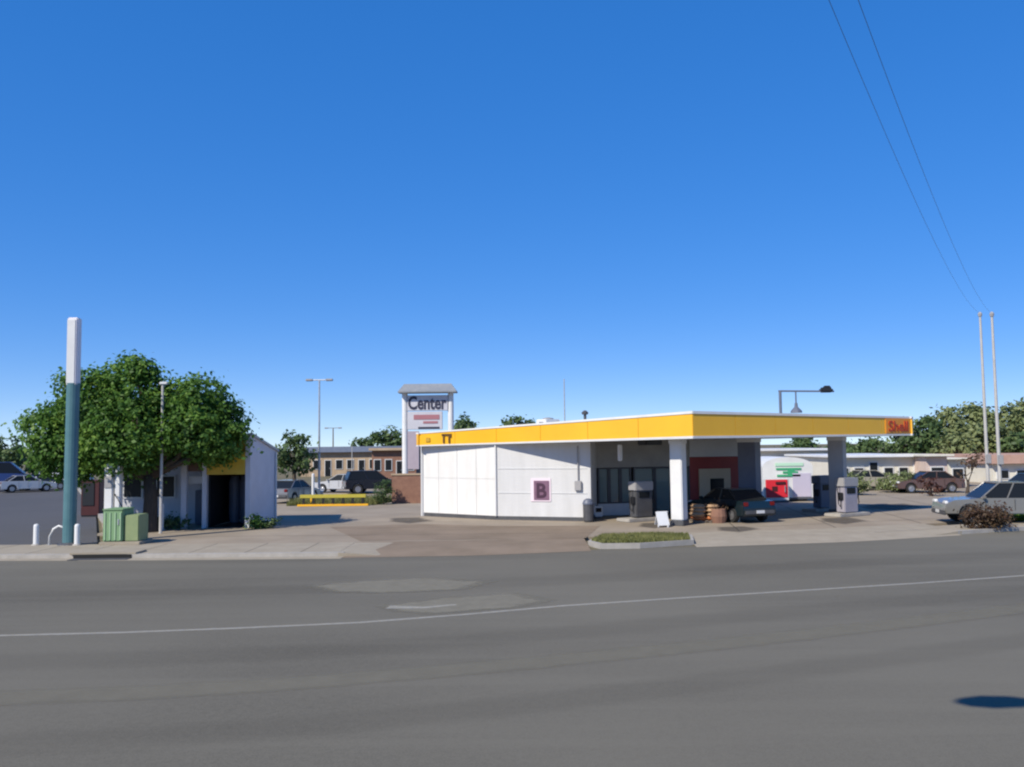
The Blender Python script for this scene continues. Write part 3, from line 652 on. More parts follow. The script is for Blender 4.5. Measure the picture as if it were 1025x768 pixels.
def car(kind, label, loc, rz, paint, group=None, name='parked_car', cat='car'):
    q = PROF[kind]; W = q['W']/2
    t = thing(name, label, cat, loc, group, rz)
    # body outline with wheel arches cut in
    top = q['body']; ar = q['wr']+.06; bot = []
    zb_ = top[-1][1]
    for cx in (q['wx'],-q['wx']):
        a0_ = math.asin(max(-1,min(1,(zb_-q['wr'])/ar)))
        for k in range(9):
            a = a0_+(math.pi-2*a0_)*k/8; bot.append((cx+ar*math.cos(a), q['wr']+ar*math.sin(a)))
    body = obj('body', sideprism(top+bot,-W,W,.04,.03), paint, t, world=False)
    c = q['cab']; 
    obj('window_glass', sideprism(c,-W+.07,W-.07,.14,.03), M['carglass'], t, world=False)
    (x0,z0),(x1,z1),(x2,z2),(x3,z3) = c
    obj('roof', box(B(),((x1+x2)/2,0,(z1+z2)/2+.005),(abs(x2-x1)+.12,q['W']-.42,.06),bev=.025), paint, t, world=False)
    for s in (-1,1):
        y = s*(W-.085); yt = s*(W-.2)
        for (xa,za),(xb,zb2) in (((x0+.06,z0),(x1+.04,z1)),((x3-.06,z3),(x2-.04,z2)),(((x0+x3)/2,z0),((x1+x2)/2,z1))):
            obj('pillar', tube(B(),[(xa,y,za),(xb,yt,zb2)],.035,6), paint, t, world=False)
    for cx in (q['wx'],-q['wx']):
        for s in (-1,1):
            wo = obj('wheel', lathe(B(),(cx,s*(W-.12),q['wr']),[(q['wr']*.6,-.1),(q['wr']*.94,-.11),(q['wr'],-.06),(q['wr'],.06),(q['wr']*.94,.11),(q['wr']*.6,.1)],18,'Y'), M['tyre'], t, world=False)
            obj('rim', lathe(B(),(cx,s*(W-.03),q['wr']),[(q['wr']*.6,-.035),(q['wr']*.62,.03),(q['wr']*.3,.02),(q['wr']*.2,.035)],14,'Y'), M['rim'], wo, world=False)
    xf = max(p[0] for p in top); xr = min(p[0] for p in top)
    for s in (-1,1):
        obj('headlight', box(B(),(xf-.09,s*(W-.26),.74*q['body'][-3][1]/.7),(.14,.34,.14),bev=.03), M['lamp'], t, world=False)
        obj('tail_light', box(B(),(xr+.05,s*(W-.18),.84),(.1,.22,.18),bev=.02), M['tail'], t, world=False)
        obj('mirror', box(B(),(x3-.15,s*(W+.07),z3+.06),(.12,.2,.13),bev=.03), paint, t, world=False)
    obj('bumper', box(B(),(xf-.02,0,.46),(.12,q['W']-.2,.18),bev=.03), M['darkgrey'], t, world=False)
    obj('bumper', box(B(),(xr+.02,0,.48),(.12,q['W']-.2,.18),bev=.03), M['darkgrey'], t, world=False)
    for x_ in (xf+.045,xr-.045): obj('licence_plate', box(B(),(x_,0,.5),(.02,.42,.13)), M['offwhite'], t, world=False)
    sm_ = B()
    for x_ in (q['wx']-.62,-.12,-q['wx']+.5):
        for s_ in (-1,1): box(sm_,(x_,s_*(W+.001),(zb_+z0)/2+.06),(.012,.008,z0-zb_-.16))
    obj('door_seam', sm_, M['black'], t, world=False)
    return t
def carpaint(n,c): return mat(n,c,.28,coat=.6,spec=.5,metal=.15)
silver = carpaint('silver_paint',(.5,.49,.48)); pearl = carpaint('pearl_paint',(.19,.18,.16)); navyp = carpaint('navy_paint',(.02,.04,.16)); teal_p = carpaint('dark_teal_paint',(.008,.02,.026))
blackp = carpaint('black_paint',(.015,.015,.018)); greyp = carpaint('grey_car_paint',(.16,.16,.17)); bluep = carpaint('blue_car_paint',(.04,.09,.16)); whitep = carpaint('white_car_paint',(.75,.75,.74)); beigep = carpaint('beige_car_paint',(.42,.38,.3))
p = px_ground(729, 41.8); car('sedan','dark teal car parked under the canopy before the blue grey column',p,R(112),teal_p)
p = px_ground(1003, 38.8); car('pickup','grey silver pickup truck with dark windows behind the brown bush',p,R(172),pearl,name='pickup_truck',cat='pickup truck')
p = px_ground(1030, 47); car('suv','dark blue vehicle behind the grass at the right edge',p,R(185),bluep)
p = px_ground(0, 82); nv = car('van','tall navy blue van parked at the far left edge of the lot',p,R(25),navyp,name='parked_van',cat='van'); nv.scale = (1.2,1.2,1.3)
p = px_ground(27, 80); car('sedan','silver grey car parked beside the navy van in the left lot',p,R(40),silver)
p = px_ground(44, 84); car('sedan','black car parked at the left edge of the tree crown',p,R(25),blackp)
p = px_ground(66, 96); car('van','white van parked far back behind the teal pole',p,R(5),whitep,name='parked_van',cat='van')
p = px_ground(343, 72); car('sedan','silver car parked behind the yellow guard rail',p,R(160),silver)
p = px_ground(374, 70); car('suv','black car parked behind the yellow guard rail left of the green shrub',p,R(20),blackp)
p = px_ground(293, 60); car('sedan','grey car parked in the shade below the small dark tree',p,R(75),greyp)
p = px_ground(872, 66); car('sedan','beige car parked in front of the long white building',p,R(5),beigep)
p = px_ground(927, 62); car('sedan','dull brown car parked beside the russet tree',p,R(178),carpaint('brown_paint',(.12,.065,.045)))
# ------------------------------------------------------------------ white trailer, red chest
d = 54.3; x0 = P(763,480,d).x; x1 = P(813,480,d).x; zt_ = P(788,457,d).z; cx = (x0+x1)/2; wx = x1-x0
t = thing('box_trailer','white box trailer with a rounded roof and green lettering behind the canopy','trailer',(cx,d+2,.12))
b = B(); n = 12; pts = [(-wx/2,.35),(wx/2,.35)]+[(wx/2*math.cos(a), zt_-.55+.55*math.sin(a)) for a in np.linspace(0,math.pi,n)]
lo = [b.verts.new((cx+x,d,z)) for x,z in pts]; hi = [b.verts.new((cx+x,d+4.6,z)) for x,z in pts]
b.faces.new(lo); b.faces.new(hi[::-1])
for i in range(len(pts)): b.faces.new((lo[i],hi[i],hi[(i+1)%len(pts)],lo[(i+1)%len(pts)]))
obj('box_body', b, M['white'], t)
b = B(); box(b,(cx+wx*.27,d-.02,1.1),(wx*.36,.04,1.4)); obj('door', b, mat('lilac_door',(.55,.5,.6),.5), t)
b = B()
for z,w_,o in ((2.06,1.5,0),(1.86,.9,.1),(1.66,1.4,0)): box(b,(cx+.05+o,d-.02,z),(w_,.04,.12))
box(b,(cx+.2,d-.02,1.85),(.42,.038,.5)); obj('green_lettering', b, M['green'], t)
b = B(); box(b,(cx+.1,d-.02,2.32),(1.7,.04,.2),bev=.015); obj('green_arch', b, M['palegreen'], t)
b = B(); box(b,(cx,d+.1,.3),(wx,.25,.1)); obj('bumper', b, M['darkgrey'], t)
for s in (-1,1):
    for k in (1.3,2.4):
        obj('wheel', lathe(B(),(cx+s*(wx/2-.1),d+k,.42),[(.2,-.1),(.3,-.1),(.3,.1),(.2,.1)],16,'Y').__class__() if False else (lambda bb: (bmesh.ops.rotate(bb,verts=bb.verts,cent=(cx+s*(wx/2-.1),d+k,.42),matrix=Matrix.Rotation(R(90),3,'Z')), bb)[1])(lathe(B(),(cx+s*(wx/2-.1),d+k,.42),[(.2,-.1),(.3,-.1),(.3,.1),(.2,.1)],16,'Y')), M['tyre'], t)
p = px_ground(775.5, 53.6); t = thing('ice_chest','red square ice chest with a white frame under the right of the canopy','ice chest',p)
b = B(); box(b,p+Vector((0,0,.75)),(1.5,.5,1.3),.1,bev=.03); obj('chest_body', b, M['offwhite'], t)
b = B(); box(b,p+Vector((.025,-.26,.82)),(1.34,.05,1.05),.1,bev=.02); dro = obj('door', b, M['redpanel'], t)
b = B(); box(b,p+Vector((.25,-.3,1.15)),(.6,.02,.14),.1); box(b,p+Vector((-.1,-.3,.8)),(.34,.02,.3),.1); obj('marking', b, M['maroon'], dro)
b = B(); box(b,p+Vector((.5,-.3,.8)),(.04,.06,.4),.1); obj('handle', b, M['steel'], dro)
b = B(); box(b,p+Vector((0,0,.06)),(1.4,.45,.12),.1); obj('base', b, M['darkgrey'], t)
# ------------------------------------------------------------------ car wash
cw0 = P(206,500,40.5).x; cw1 = P(250,500,40.5).x; yF = 40.5; yB = 45.1; xl = P(183.5,500,40.5).x; xLL = P(124,500,43).x
cwz = (4.28,3.5)
t = cw = thing('car_wash','white car wash building with a black bay under a mustard panel behind the tree','car wash',((cw0+cw1)/2,yF,.12))
grey_blue_wall = mat('car_wash_wall',(.5,.5,.54),.6,(.58,.58,.62),1.3,bump=.15)
b = B(); prism(b,[(cw1-.22,yF),(cw1,yF),(cw1,yB),(cw1-.22,yB)],.12,[cwz[0],cwz[0],cwz[1],cwz[1]]); obj('end_wall', b, grey_blue_wall, t)
b = B(); box(b,((cw0+cw1)/2-.11,yF+.1,3.0),(cw1-cw0-.23,.2,1.0)); obj('header_panel', b, M['mustard'], t)
b = B(); box(b,(cw0-.08,yF+.12,1.85),(.2,.24,3.46)); box(b,(xl,yF+.12,1.85),(.24,.24,3.46)); obj('pillar', b, grey_blue_wall, t)
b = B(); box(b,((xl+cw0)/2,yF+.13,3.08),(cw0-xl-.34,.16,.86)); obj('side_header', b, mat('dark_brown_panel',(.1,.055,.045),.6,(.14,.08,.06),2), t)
b = B(); prism(b,[(xl-.1,yF-.05),(cw1+.08,yF-.05),(cw1+.08,yB+.1),(xl-.1,yB+.1)],[3.62,4.25,3.47,3.4],[3.72,4.37,3.58,3.5]); obj('roof', b, M['roof'], t)
b = B(); prism(b,[(cw0-.17,yF+.21),(cw1-.23,yF+.21),(cw1-.23,yF+.3),(cw0-.17,yF+.3)],3.51,[3.6,4.2,4.2,3.6]); obj('gable_infill', b, M['mustard'], t)
b = B(); box(b,((cw0+cw1)/2,yB-.1,1.7),(cw1-cw0,.15,3.1)); obj('back_wall', b, M['black'], t)  # back wall and partition coloured black in place of bay shade
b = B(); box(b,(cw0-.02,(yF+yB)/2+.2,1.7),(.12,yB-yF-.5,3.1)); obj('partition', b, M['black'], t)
b = B(); sheet(b,[(cw0-.1,yF+.3,.128),(cw1-.23,yF+.3,.128),(cw1-.23,yB,.128),(cw0-.1,yB,.128)]); obj('bay_shade_sheet', b, M['black'], t)  # black sheet added over the floor, stands in for shade in the bay
b = B(); box(b,(cw1-.27,(yF+yB)/2+.2,1.75),(.06,yB-yF-.4,3.2)); obj('bay_shade_lining', b, M['black'], t)  # black inner face added to paint the bay's shade on the end wall
b = B(); 
for k in range(3): lathe(b,(cw0+.45+k*.5,43.2,.15),[(.2,0),(.26,.4),(.26,1.9),(.18,2.2)],12)
obj('wash_brush', b, M['bluegrey'], t)
b = B(); box(b,((xLL+xl)/2-.1,43.1,1.65),(xl-xLL,.2,3.0)); obj('left_wall', b, grey_blue_wall, t)
b = B(); box(b,((xLL+xl)/2-.1,43.9,3.2),(xl-xLL+.5,2.0,.16)); obj('left_roof', b, M['roof'], t)
for k in range(2):
    fx = P(133+k*33,500,43).x; b = B(); box(b,(fx,42.97,1.9),(.95,.07,1.1),bev=.01); wf = obj('window', b, M['offwhite'], t)
    b = B(); box(b,(fx,42.93,1.9),(.8,.02,.95)); obj('pane', b, M['carglass'], wf)
p = P(196,480,41.2); b = B(); box(b,(p.x,41.3,2.25),(.85,.06,.35),bev=.01); obj('hanging_sign', b, M['offwhite'], t)
b = B(); box(b,(p.x+.05,42.4,.95),(.8,.6,1.6),bev=.03); obj('coin_machine', b, M['bluegrey'], t)
# downpipe on end wall
b = B(); tube(b,[(cw1+.05,yB-.4,.15),(cw1+.05,yB-.4,3.45)],.05,6); obj('downpipe', b, M['offwhite'], t)
# ------------------------------------------------------------------ big tree and plants
tb = px_ground(150, 39.2)
tree('large leafy green tree with a broad crown in front of the car wash', tb,
  plobes([(54,436,30,36,-.3),(85,410,38,40,0),(75,455,34,26,-.6),(128,396,36,38,0),(120,440,44,36,-.8),(165,425,34,40,.2),(200,408,30,33,0),(218,432,25,34,.3),(196,436,30,22,-.6),(150,455,32,22,.8),(100,430,40,40,1.2),(190,425,34,36,1.4),(140,372,18,14,0),(229,438,14,15,0)],39.2,.9),
  leaf=.1, per=44, lpc=56, cr=.25, m='leaf', tr=.3, name='broadleaf_tree')
def shrub(label, px, d, w, h, m, name='shrub', n=70, leaf=.07, cat='shrub'):
    p = px_ground(px,d)
    t = thing(name, label, cat, p)
    C,N = foliage([((p.x,p.y,p.z+h*.5),(w/2,w/2,h/2)),((p.x+w*.2,p.y,p.z+h*.4),(w/3,w/3,h*.4)),((p.x-w*.25,p.y-.1,p.z+h*.35),(w/3,w/3,h*.35))],n,22,.13,.35)
    k = C[:,2]>.12; quadcloud('foliage',C[k],N[k],leaf,.5,M[m],t)
    b = B()
    for k in range(5): tube(b,[p,(p.x+random.uniform(-.25,.25)*w,p.y+random.uniform(-.2,.2)*w,p.z+h*.75)],[.03,.008],5)
    obj('stem', b, M['bark'], t); return t
shrub('low dark shrub at the foot of the car wash end wall',268,40.2,1.0,.45,'leafdark')
shrub('small green shrub at the corner of the black wash bay',255,39.9,.6,.7,'leaf')
shrub('low dark shrub under the tree beside the trunk',172,40.6,1.6,.6,'leafdark')
shrub('low shrub left of the tree trunk',139,41.0,1.0,.7,'leafdark')
shrub('upright green shrub at the right end of the yellow guard rail',384,56,1.1,1.6,'leafdark')
shrub('sprawling brown bush on the kerb before the pickup truck',985,36.2,1.75,1.05,'leafbrown',n=90)
shrub('small brown bush beside the two pale poles',1000,37.0,.9,.85,'leafred')
shrub('olive hedge bush in front of the long white building',900,63,3.2,1.5,'leafpale',n=50,leaf=.1)
shrub('round olive bush at the left end of the long white building',852,60,2.0,1.7,'leafpale',n=50,leaf=.1)
# ------------------------------------------------------------------ left foreground furniture
p = px_ground(69, 37.6); p = G(69,545); t = thing('pole_sign','tall teal pole carrying a narrow white sign cabinet by the sidewalk','pole sign',p)
d = p.y; ztop = P(70,318,d).z; zmid = P(69,386,d).z
b = B(); tube(b,[(p.x,p.y,.1),(p.x+.03,p.y,zmid+.1)],.235,16); obj('pole', b, M['teal'], t, smooth=False)
b = B(); box(b,(p.x+.03,p.y,(ztop+zmid)/2),(.4,.36,ztop-zmid),0,bev=.04); cb = obj('sign_cabinet', b, mat('sign_cabinet_white',(.72,.68,.7),.5,(.78,.74,.76),1), t)
b = B(); box(b,(p.x-.0,p.y-.192,(ztop+zmid)/2),(.3,.03,ztop-zmid-.2)); obj('end_panel', b, M['offwhite'], cb)
b = B(); lathe(b,p,[(.42,0),(.4,.04),(.27,.1)],16); obj('base_plate', b, M['darkgrey'], t)
for px,lab in ((36,'short white bollard left of the tall teal pole'),(77,'short white bollard right of the tall teal pole')):
    p = G(px,545.5); t = thing('bollard',lab,'bollard',p,'white bollards')
    b = B(); lathe(b,p,[(.1,0),(.1,.72),(.08,.78),(.03,.8)],12); obj('post', b, M['white'], t)
    b = B(); lathe(b,p,[(.17,0),(.15,.05),(.11,.06)],12); obj('footing', b, M['kerb'], t)
p = G(57,545); t = thing('bike_rack','white bent pipe hoop between the two bollards by the teal pole','bike rack',p)
b = B(); tube(b,[(p.x-.3,p.y,.12),(p.x-.28,p.y,.45),(p.x-.15,p.y,.72),(p.x+.05,p.y,.83),(p.x+.22,p.y,.78),(p.x+.3,p.y,.6),(p.x+.32,p.y,.12)],.04,8); obj('hoop', b, M['white'], t, smooth=True)
for s in (-.3,.32):
    b = B(); lathe(b,(p.x+s,p.y,.13),[(.09,0),(.09,.02)],10); obj('foot_plate', b, M['steel'], t)
# green cabinet
g0 = G(101,545); g1 = G(140,545); gw = (g1.x-g0.x)*.9; p = (g0+g1)/2
t = thing('utility_cabinet','green ribbed utility cabinet on the sidewalk in front of the tree','utility cabinet',p)
b = B(); box(b,p+Vector((0,.5,.06)),(gw+.15,1.25,.12),bev=.02); obj('pad', b, M['concrete'], t)
b = B(); box(b,p+Vector((-gw*.22,.5,.71)),(gw*.54,1.0,1.16),bev=.03); obj('cabinet', b, M['greenbox'], t)
b = B(); box(b,p+Vector((gw*.26,.55,.61)),(gw*.4,.9,.98),bev=.03); obj('side_cabinet', b, mat('olive_cabinet',(.2,.26,.12),.6,(.26,.31,.15),2), t)
b = B()
for k in range(4): box(b,p+Vector((-gw*.43+k*gw*.14,-.012,.69)),(.06,.03,1.02),bev=.008)
obj('rib', b, M['greenbox2'], t)
b = B(); box(b,p+Vector((-gw*.06,-.02,.85)),(.05,.06,.22),bev=.01); obj('handle', b, M['steel'], t)
b = B(); box(b,p+Vector((-gw*.22,.5,1.31)),(gw*.56,1.06,.05),bev=.01); obj('lid', b, M['greenbox'], t)
# air and vacuum machine
p = px_ground(113, 38.0); t = thing('air_machine','white twin pillar air machine left of the tree trunk','air machine',p)
b = B(); box(b,p+Vector((-.12,0,1.5)),(.36,.4,3.0),bev=.04); obj('cabinet', b, M['white'], t)
b = B(); box(b,p+Vector((.26,-.05,1.45)),(.24,.3,2.9),bev=.04); obj('side_pillar', b, M['white'], t)
b = B(); box(b,p+Vector((-.12,-.21,2.2)),(.3,.04,.5),bev=.01); obj('control_panel', b, M['grey'], t)
h = B(); tube(h,[p+Vector((.2,-.3,1.7)),p+Vector((.55,-.4,1.2)),p+Vector((.5,-.4,.5)),p+Vector((.2,-.4,.3)),p+Vector((.1,-.3,.9))],.03,6); obj('hose', h, M['black'], t, smooth=True)
b = B(); box(b,p+Vector((0,0,.04)),(.95,.7,.1)); obj('pad', b, M['concrete'], t)
p = px_ground(93, 49); t = thing('vending_machine','dark maroon vending machine in the shade left of the white air machine','vending machine',p)
b = B(); box(b,p+Vector((0,0,1.0)),(.95,.85,1.9),.1,bev=.03); obj('cabinet', b, M['maroon'], t)
b = B(); box(b,p+Vector((-.05,-.45,1.2)),(.6,.04,1.2),.1); obj('front_panel', b, M['black'], t)
b = B(); box(b,p+Vector((0,0,.03)),(.9,.8,.1),.1); obj('feet', b, M['black'], t)
p = px_ground(162, 39.6); t = thing('marker_post','slim white post at the foot of the car wash near the trunk','marker post',p)
b = B(); lathe(b,p,[(.085,0),(.085,1.15),(.04,1.2)],10); obj('post', b, M['white'], t); b = B(); lathe(b,p,[(.15,0),(.13,.05)],10); obj('footing', b, M['kerb'], t)
p = px_ground(162.5, 38.9); zt1 = P(162.5,383,38.9).z
p = px_ground(162.5, 40.6); zt1 = P(162.5,384,38.3).z
t = thing('lamp_post','thin pale lamp post half hidden in the crown of the large tree','lamp post',(p.x,38.3,.12))
xx = P(162.5,400,38.3).x
b = B(); tube(b,[(xx,38.3,.12),(xx,38.3,zt1)],[.07,.055],8); obj('pole', b, M['palepole'], t)
b = B(); box(b,(xx+.05,38.3,zt1+.03),(.35,.2,.12),bev=.03); obj('lamp_head', b, M['offwhite'], t)
# ------------------------------------------------------------------ middle background
def lightpole(px, pytop, d, label, heads, r=.09, m='steel', hw=.7, name='light_pole', group='lot light poles'):
    p = px_ground(px,d); zt1 = P(px,pytop,d).z
    t = thing(name,label,'light pole',p,group)
    b = B(); tube(b,[p,(p.x,p.y,zt1)],[r,r*.6],8); obj('pole', b, M[m], t)
    b = B(); lathe(b,p,[(.3,0),(.3,.5),(.24,.55)],12); obj('footing', b, M['kerb'], t)
    if heads:
        b = B(); tube(b,[(p.x-hw,p.y,zt1),(p.x+hw,p.y,zt1)],.04,6); obj('crossarm', b, M[m], t)
        for s in (-1,1):
            b = B(); box(b,(p.x+s*hw,p.y,zt1),(.5,.3,.16),bev=.04); obj('lamp_head', b, M['grey'], t)
    return t
lightpole(319,380,63,'twin headed lot light pole behind the car wash',True)
lightpole(333,428,120,'short dark utility pole far behind the light pole',True,.12,'woodpole',.9,'utility_pole','utility poles')
lightpole(566,379,75,'thin mast rising behind the store roof',False,.07,'steel',name='mast',group='masts')
lightpole(352+0,446,95,'thin pale pole in front of the brown strip building',False,.06,'palepole',group='far poles')
p = px_ground(313, 56.5); t = thing('marker_post','white post with a yellow base at the left end of the guard rail','marker post',p)
b = B(); lathe(b,p+Vector((0,0,.5)),[(.09,0),(.09,1.4),(.04,1.45)],10); obj('post', b, M['white'], t); b = B(); lathe(b,p,[(.17,0),(.17,.55)],10); obj('base', b, M['yellow'], t)
# yellow guard rail
xa = P(300,500,55).x; xb = P(366,500,55).x
t = thing('guard_rail','low yellow guard rail on black posts at the back of the forecourt','guard rail',((xa+xb)/2,55,.12))
b = B(); box(b,((xa+xb)/2,55,.72),(xb-xa,.09,.22),bev=.02); obj('rail', b, mat('yellow_rail',(.5,.42,.05),.5,(.42,.36,.05),3), t)
b = B(); box(b,((xa+xb)/2,55,.18),(xb-xa+.3,.22,.13),bev=.02); obj('base_kerb', b, M['yellow'], t)
for k in range(7):
    x = xa+.2+(xb-xa-.4)*k/6; b = B(); box(b,(x,55.06,.4),(.14,.12,.66),bev=.01); obj('post', b, M['black'], t)
gp = [(xa-1,55.6),(xb+.5,55.6),(xb+1.5,60),(xa-1,60)]
b = B(); sheet(b,[(x,y,.128) for x,y in gp]); struct('turf', b, M['ground']); grass('grass',gp,7000,.4,M['grass'],'tufty yellow green grass behind the yellow guard rail',.12)
# brick wall beside the store
xa = P(392,490,57).x; xb = P(421,490,57).x
t = thing('brick_wall','brown brick screen wall left of the white store','wall',((xa+xb)/2,57,.12))
b = B(); box(b,((xa+xb)/2,57,1.0),(xb-xa,.25,1.75)); obj('wall', b, M['brick'], t)
b = B(); box(b,((xa+xb)/2,57,1.93),(xb-xa+.1,.35,.1)); obj('coping', b, M['tan'], t)
# strip building
def flat_building(label, pl, pr, d, ztop, wallm, roofm, depth=12, nwin=4, doors=1, name='shop_building', roofh=.5, z0=0):
    xa, xb = P(pl,460,d).x, P(pr,460,d).x
    t = thing(name,label,'building',((xa+xb)/2,d,z0))
    b = B(); box(b,((xa+xb)/2,d+depth/2,(ztop+z0)/2),(xb-xa,depth,ztop-z0)); obj('wall', b, wallm, t)
    b = B(); box(b,((xa+xb)/2,d+depth/2-.3,ztop+roofh/2+.003),(xb-xa+.6,depth+.6,roofh),bev=.03); obj('roof', b, roofm, t)
    n = nwin+doors; st = (xb-xa)/n
    for k in range(n):
        x = xa+st*(k+.5); dr_ = k%3==2 and doors
        hh = ztop-z0; zc = z0+(1.05 if dr_ else hh*.5); w_, h_ = (min(1.1,st*.5),2.05) if dr_ else (st*.55,hh*.36)
        b = B(); box(b,(x,d-.03,zc),(w_+.16,.08,h_+.16)); f = obj('door' if dr_ else 'window', b, M['offwhite'], t)
        b = B(); box(b,(x,d-.08,zc),(w_,.03,h_)); obj('pane', b, M['carglass'], f)
        if dr_:
            b = B(); box(b,(x+w_*.35,d-.12,zc),(.05,.06,.2)); obj('handle', b, M['steel'], f)
    return t
flat_building('long low brown strip building with a blue grey roof behind the parked cars',300,412,118,3.1,M['tan'],M['bluemetal'],nwin=7,doors=3,roofh=.75)
flat_building('brown brick building at the right of the strip building',372,416,104,3.3,M['brick'],M['tan'],nwin=3,doors=1,roofh=.3)
# pylon sign
d = 81; pL = P(405,440,d).x; pR = P(451,440,d).x; ztp = P(428,384,d).z; zc0 = P(428,393,d).z
t = thing('pylon_sign','tall shopping pylon sign with a grey hipped cap and dark lettering behind the store','sign',((pL+pR)/2,d,.1))
for x in (pL,pR):
    b = B(); tube(b,[(x,d,.1),(x,d,zc0)],.26,12); obj('post', b, M['white'], t)
b = B(); xa = P(399,388,d).x; xb = P(457,388,d).x
prism(b,[(xa,d-.9),(xb,d-.9),(xb,d+.9),(xa,d+.9)],zc0,zc0+.12); 
v = [(xa,d-.9,zc0+.121),(xb,d-.9,zc0+.121),(xb,d+.9,zc0+.121),(xa,d+.9,zc0+.121)]; tp = [(xa+.5,d-.3,ztp),(xb-.5,d-.3,ztp),(xb-.5,d+.3,ztp),(xa+.5,d+.3,ztp)]
vs = [b.verts.new(q) for q in v+tp]
for i in range(4): b.faces.new((vs[i],vs[(i+1)%4],vs[4+(i+1)%4],vs[4+i]))
b.faces.new(vs[4:]); b.faces.new(vs[:4][::-1]); obj('cap', b, M['signroof'], t)
za = P(428,395,d).z; zb_ = P(428,411,d).z; zc_ = P(428,430,d).z
b = B(); box(b,((pL+pR)/2,d,(za+zb_)/2),(pR-pL-.5,.5,za-zb_-.06),bev=.02); pn = obj('name_panel', b, M['panel'], t)
text('lettering','Center',1.62,(pL+.3,d-.27,zb_+.18),(1,0,0),M['navy'],pn,bold=.045,width=3.45)
b = B(); box(b,((pL+pR)/2-.25,d,(zb_+zc_)/2),(pR-pL-1.0,.45,zb_-zc_-.1),bev=.02); pn2 = obj('tenant_panel', b, M['panel'], t)
b = B(); box(b,((pL+pR)/2-.1,d-.24,zb_-.55),(2.3,.04,.42)); box(b,((pL+pR)/2+.25,d-.24,zb_-1.02),(1.3,.04,.2)); obj('faded_lines', b, M['redbrown'], pn2)
b = B(); box(b,((pL+pR)/2+.1,d-.24,zc_+.2),(1.9,.04,.16)); obj('dark_line', b, M['navy'], pn2)
zl = P(428,470,d).z
b = B(); box(b,(pL+.75,d,(zc_+zl)/2),(1.0,.3,zc_-zl-.2)); obj('lower_panel', b, mat('mauve_panel',(.36,.3,.34),.6,(.42,.36,.4),1), t)
# far trees, middle
tree('small dark round tree right of the car wash', px_ground(294,62), plobes([(290,452,14,15),(303,458,11,14),(296,440,9,9),(284,462,8,10)],62), leaf=.15, per=20, lpc=30, cr=.25, m='leafdark', tr=.14, name='broadleaf_tree')
tree('far dark green tree behind the strip building', px_ground(388,135), plobes([(384,442,11,11),(392,438,10,10),(400,446,9,9)],135), leaf=.3, per=7, lpc=26, cr=.5, m='leafdark', tr=.25, name='broadleaf_tree', group='far trees')
tree('far dark tree top left of the pylon sign', px_ground(360,150), plobes([(360,446,10,7),(368,443,8,7)],150), leaf=.3, per=7, lpc=26, cr=.5, m='leafdark', tr=.25, name='broadleaf_tree', group='far trees')
tree('far tree top behind the right post of the pylon sign', px_ground(463,130), plobes([(463,426,8,9),(470,431,7,8)],130), leaf=.3, per=8, lpc=26, cr=.45, m='leafdark', tr=.25, name='broadleaf_tree', group='far trees')
tree('far flat dark tree top above the store roof', px_ground(519,120), plobes([(512,424,8,5),(523,423,8,6)],120), leaf=.28, per=9, lpc=26, cr=.4, m='leafdark', tr=.25, name='broadleaf_tree', group='far trees')
for k,(px,py,rx,ry,d,lab) in enumerate(((8,450,14,14,105,'far dark tree at the far left edge'),(-25,446,22,20,110,'far broad tree beyond the left edge'),(32,462,14,10,115,'far low tree behind the black car'))):
    tree(lab, px_ground(px,d), plobes([(px,py,rx,ry),(px+rx*.5,py+4,rx*.7,ry*.7)],d), leaf=.26, per=9, lpc=26, cr=.4, m='leafdark', tr=.2, name='broadleaf_tree', group='far trees')
# ------------------------------------------------------------------ right background
flat_building('long low white building behind the canopy at the right',836,925,68,2.45,M['cream'],M['white'],nwin=5,doors=1,roofh=.18)
flat_building('small pink building between the white building and the poles',926,947,66,2.5,M['pink'],M['cream'],depth=7,nwin=1,doors=0,roofh=.15)
flat_building('low cream building right of the pink building',948,966,69,2.2,M['cream'],M['cream'],depth=7,nwin=1,doors=0,roofh=.12)
flat_building('low building with a faded red roof behind the blue vehicle',992,1090,74,1.7,M['cream'],M['pinkroof'],nwin=4,doors=1,roofh=.75)
flat_building('pale low building seen under the canopy behind the white trailer',755,832,82,2.9,M['cream'],M['offwhite'],nwin=4,doors=1,roofh=.2)
RT = [(905,440,20,24,92,'leafdark'),(925,436,17,20,88,'leafdark'),(948,430,20,24,96,'leafpale'),(972,424,24,24,100,'leafpale'),(985,440,24,20,86,'leafpale'),(1010,428,22,24,98,'leafpale'),(1032,422,24,26,92,'leafpale'),(1060,425,26,26,95,'leafpale'),(955,448,18,12,84,'leafpale'),(870,448,18,12,104,'leafdark'),(840,450,18,10,110,'leafdark'),(800,448,20,12,112,'leafdark'),(1016,446,18,14,84,'leafdark')]
ord_ = ['first','second','third','fourth','fifth','sixth','seventh','eighth','ninth','tenth','eleventh','twelfth','thirteenth']
LABT = ['dark green tree just right of the canopy end','dark tree between the canopy end and the pale trees','pale green tree left of the tall tree group','tallest pale green tree behind the two pale poles','lower pale tree in front of the tallest one behind the poles','pale green tree just right of the two pale poles','tall pale green tree at the right edge','pale green tree beyond the right edge','low pale tree above the cream building','dark tree behind the rightmost canopy column','dark low tree behind the long white building','dark tree seen under the canopy behind the pale building','lower dark tree behind the faded red roof']
for (px,py,rx,ry,d,m),lab in zip(RT,LABT):
    tree(lab, px_ground(px,d), plobes([(px,py,rx*.8,ry*.75),(px-rx*.5,py+ry*.3,rx*.6,ry*.6,.5),(px+rx*.5,py+ry*.25,rx*.6,ry*.62,-.5),(px+rx*.1,py-ry*.5,rx*.5,ry*.45)],d), leaf=.24, per=9, lpc=28, cr=.36, m=m, tr=.2, name='broadleaf_tree', group='trees along the right horizon')
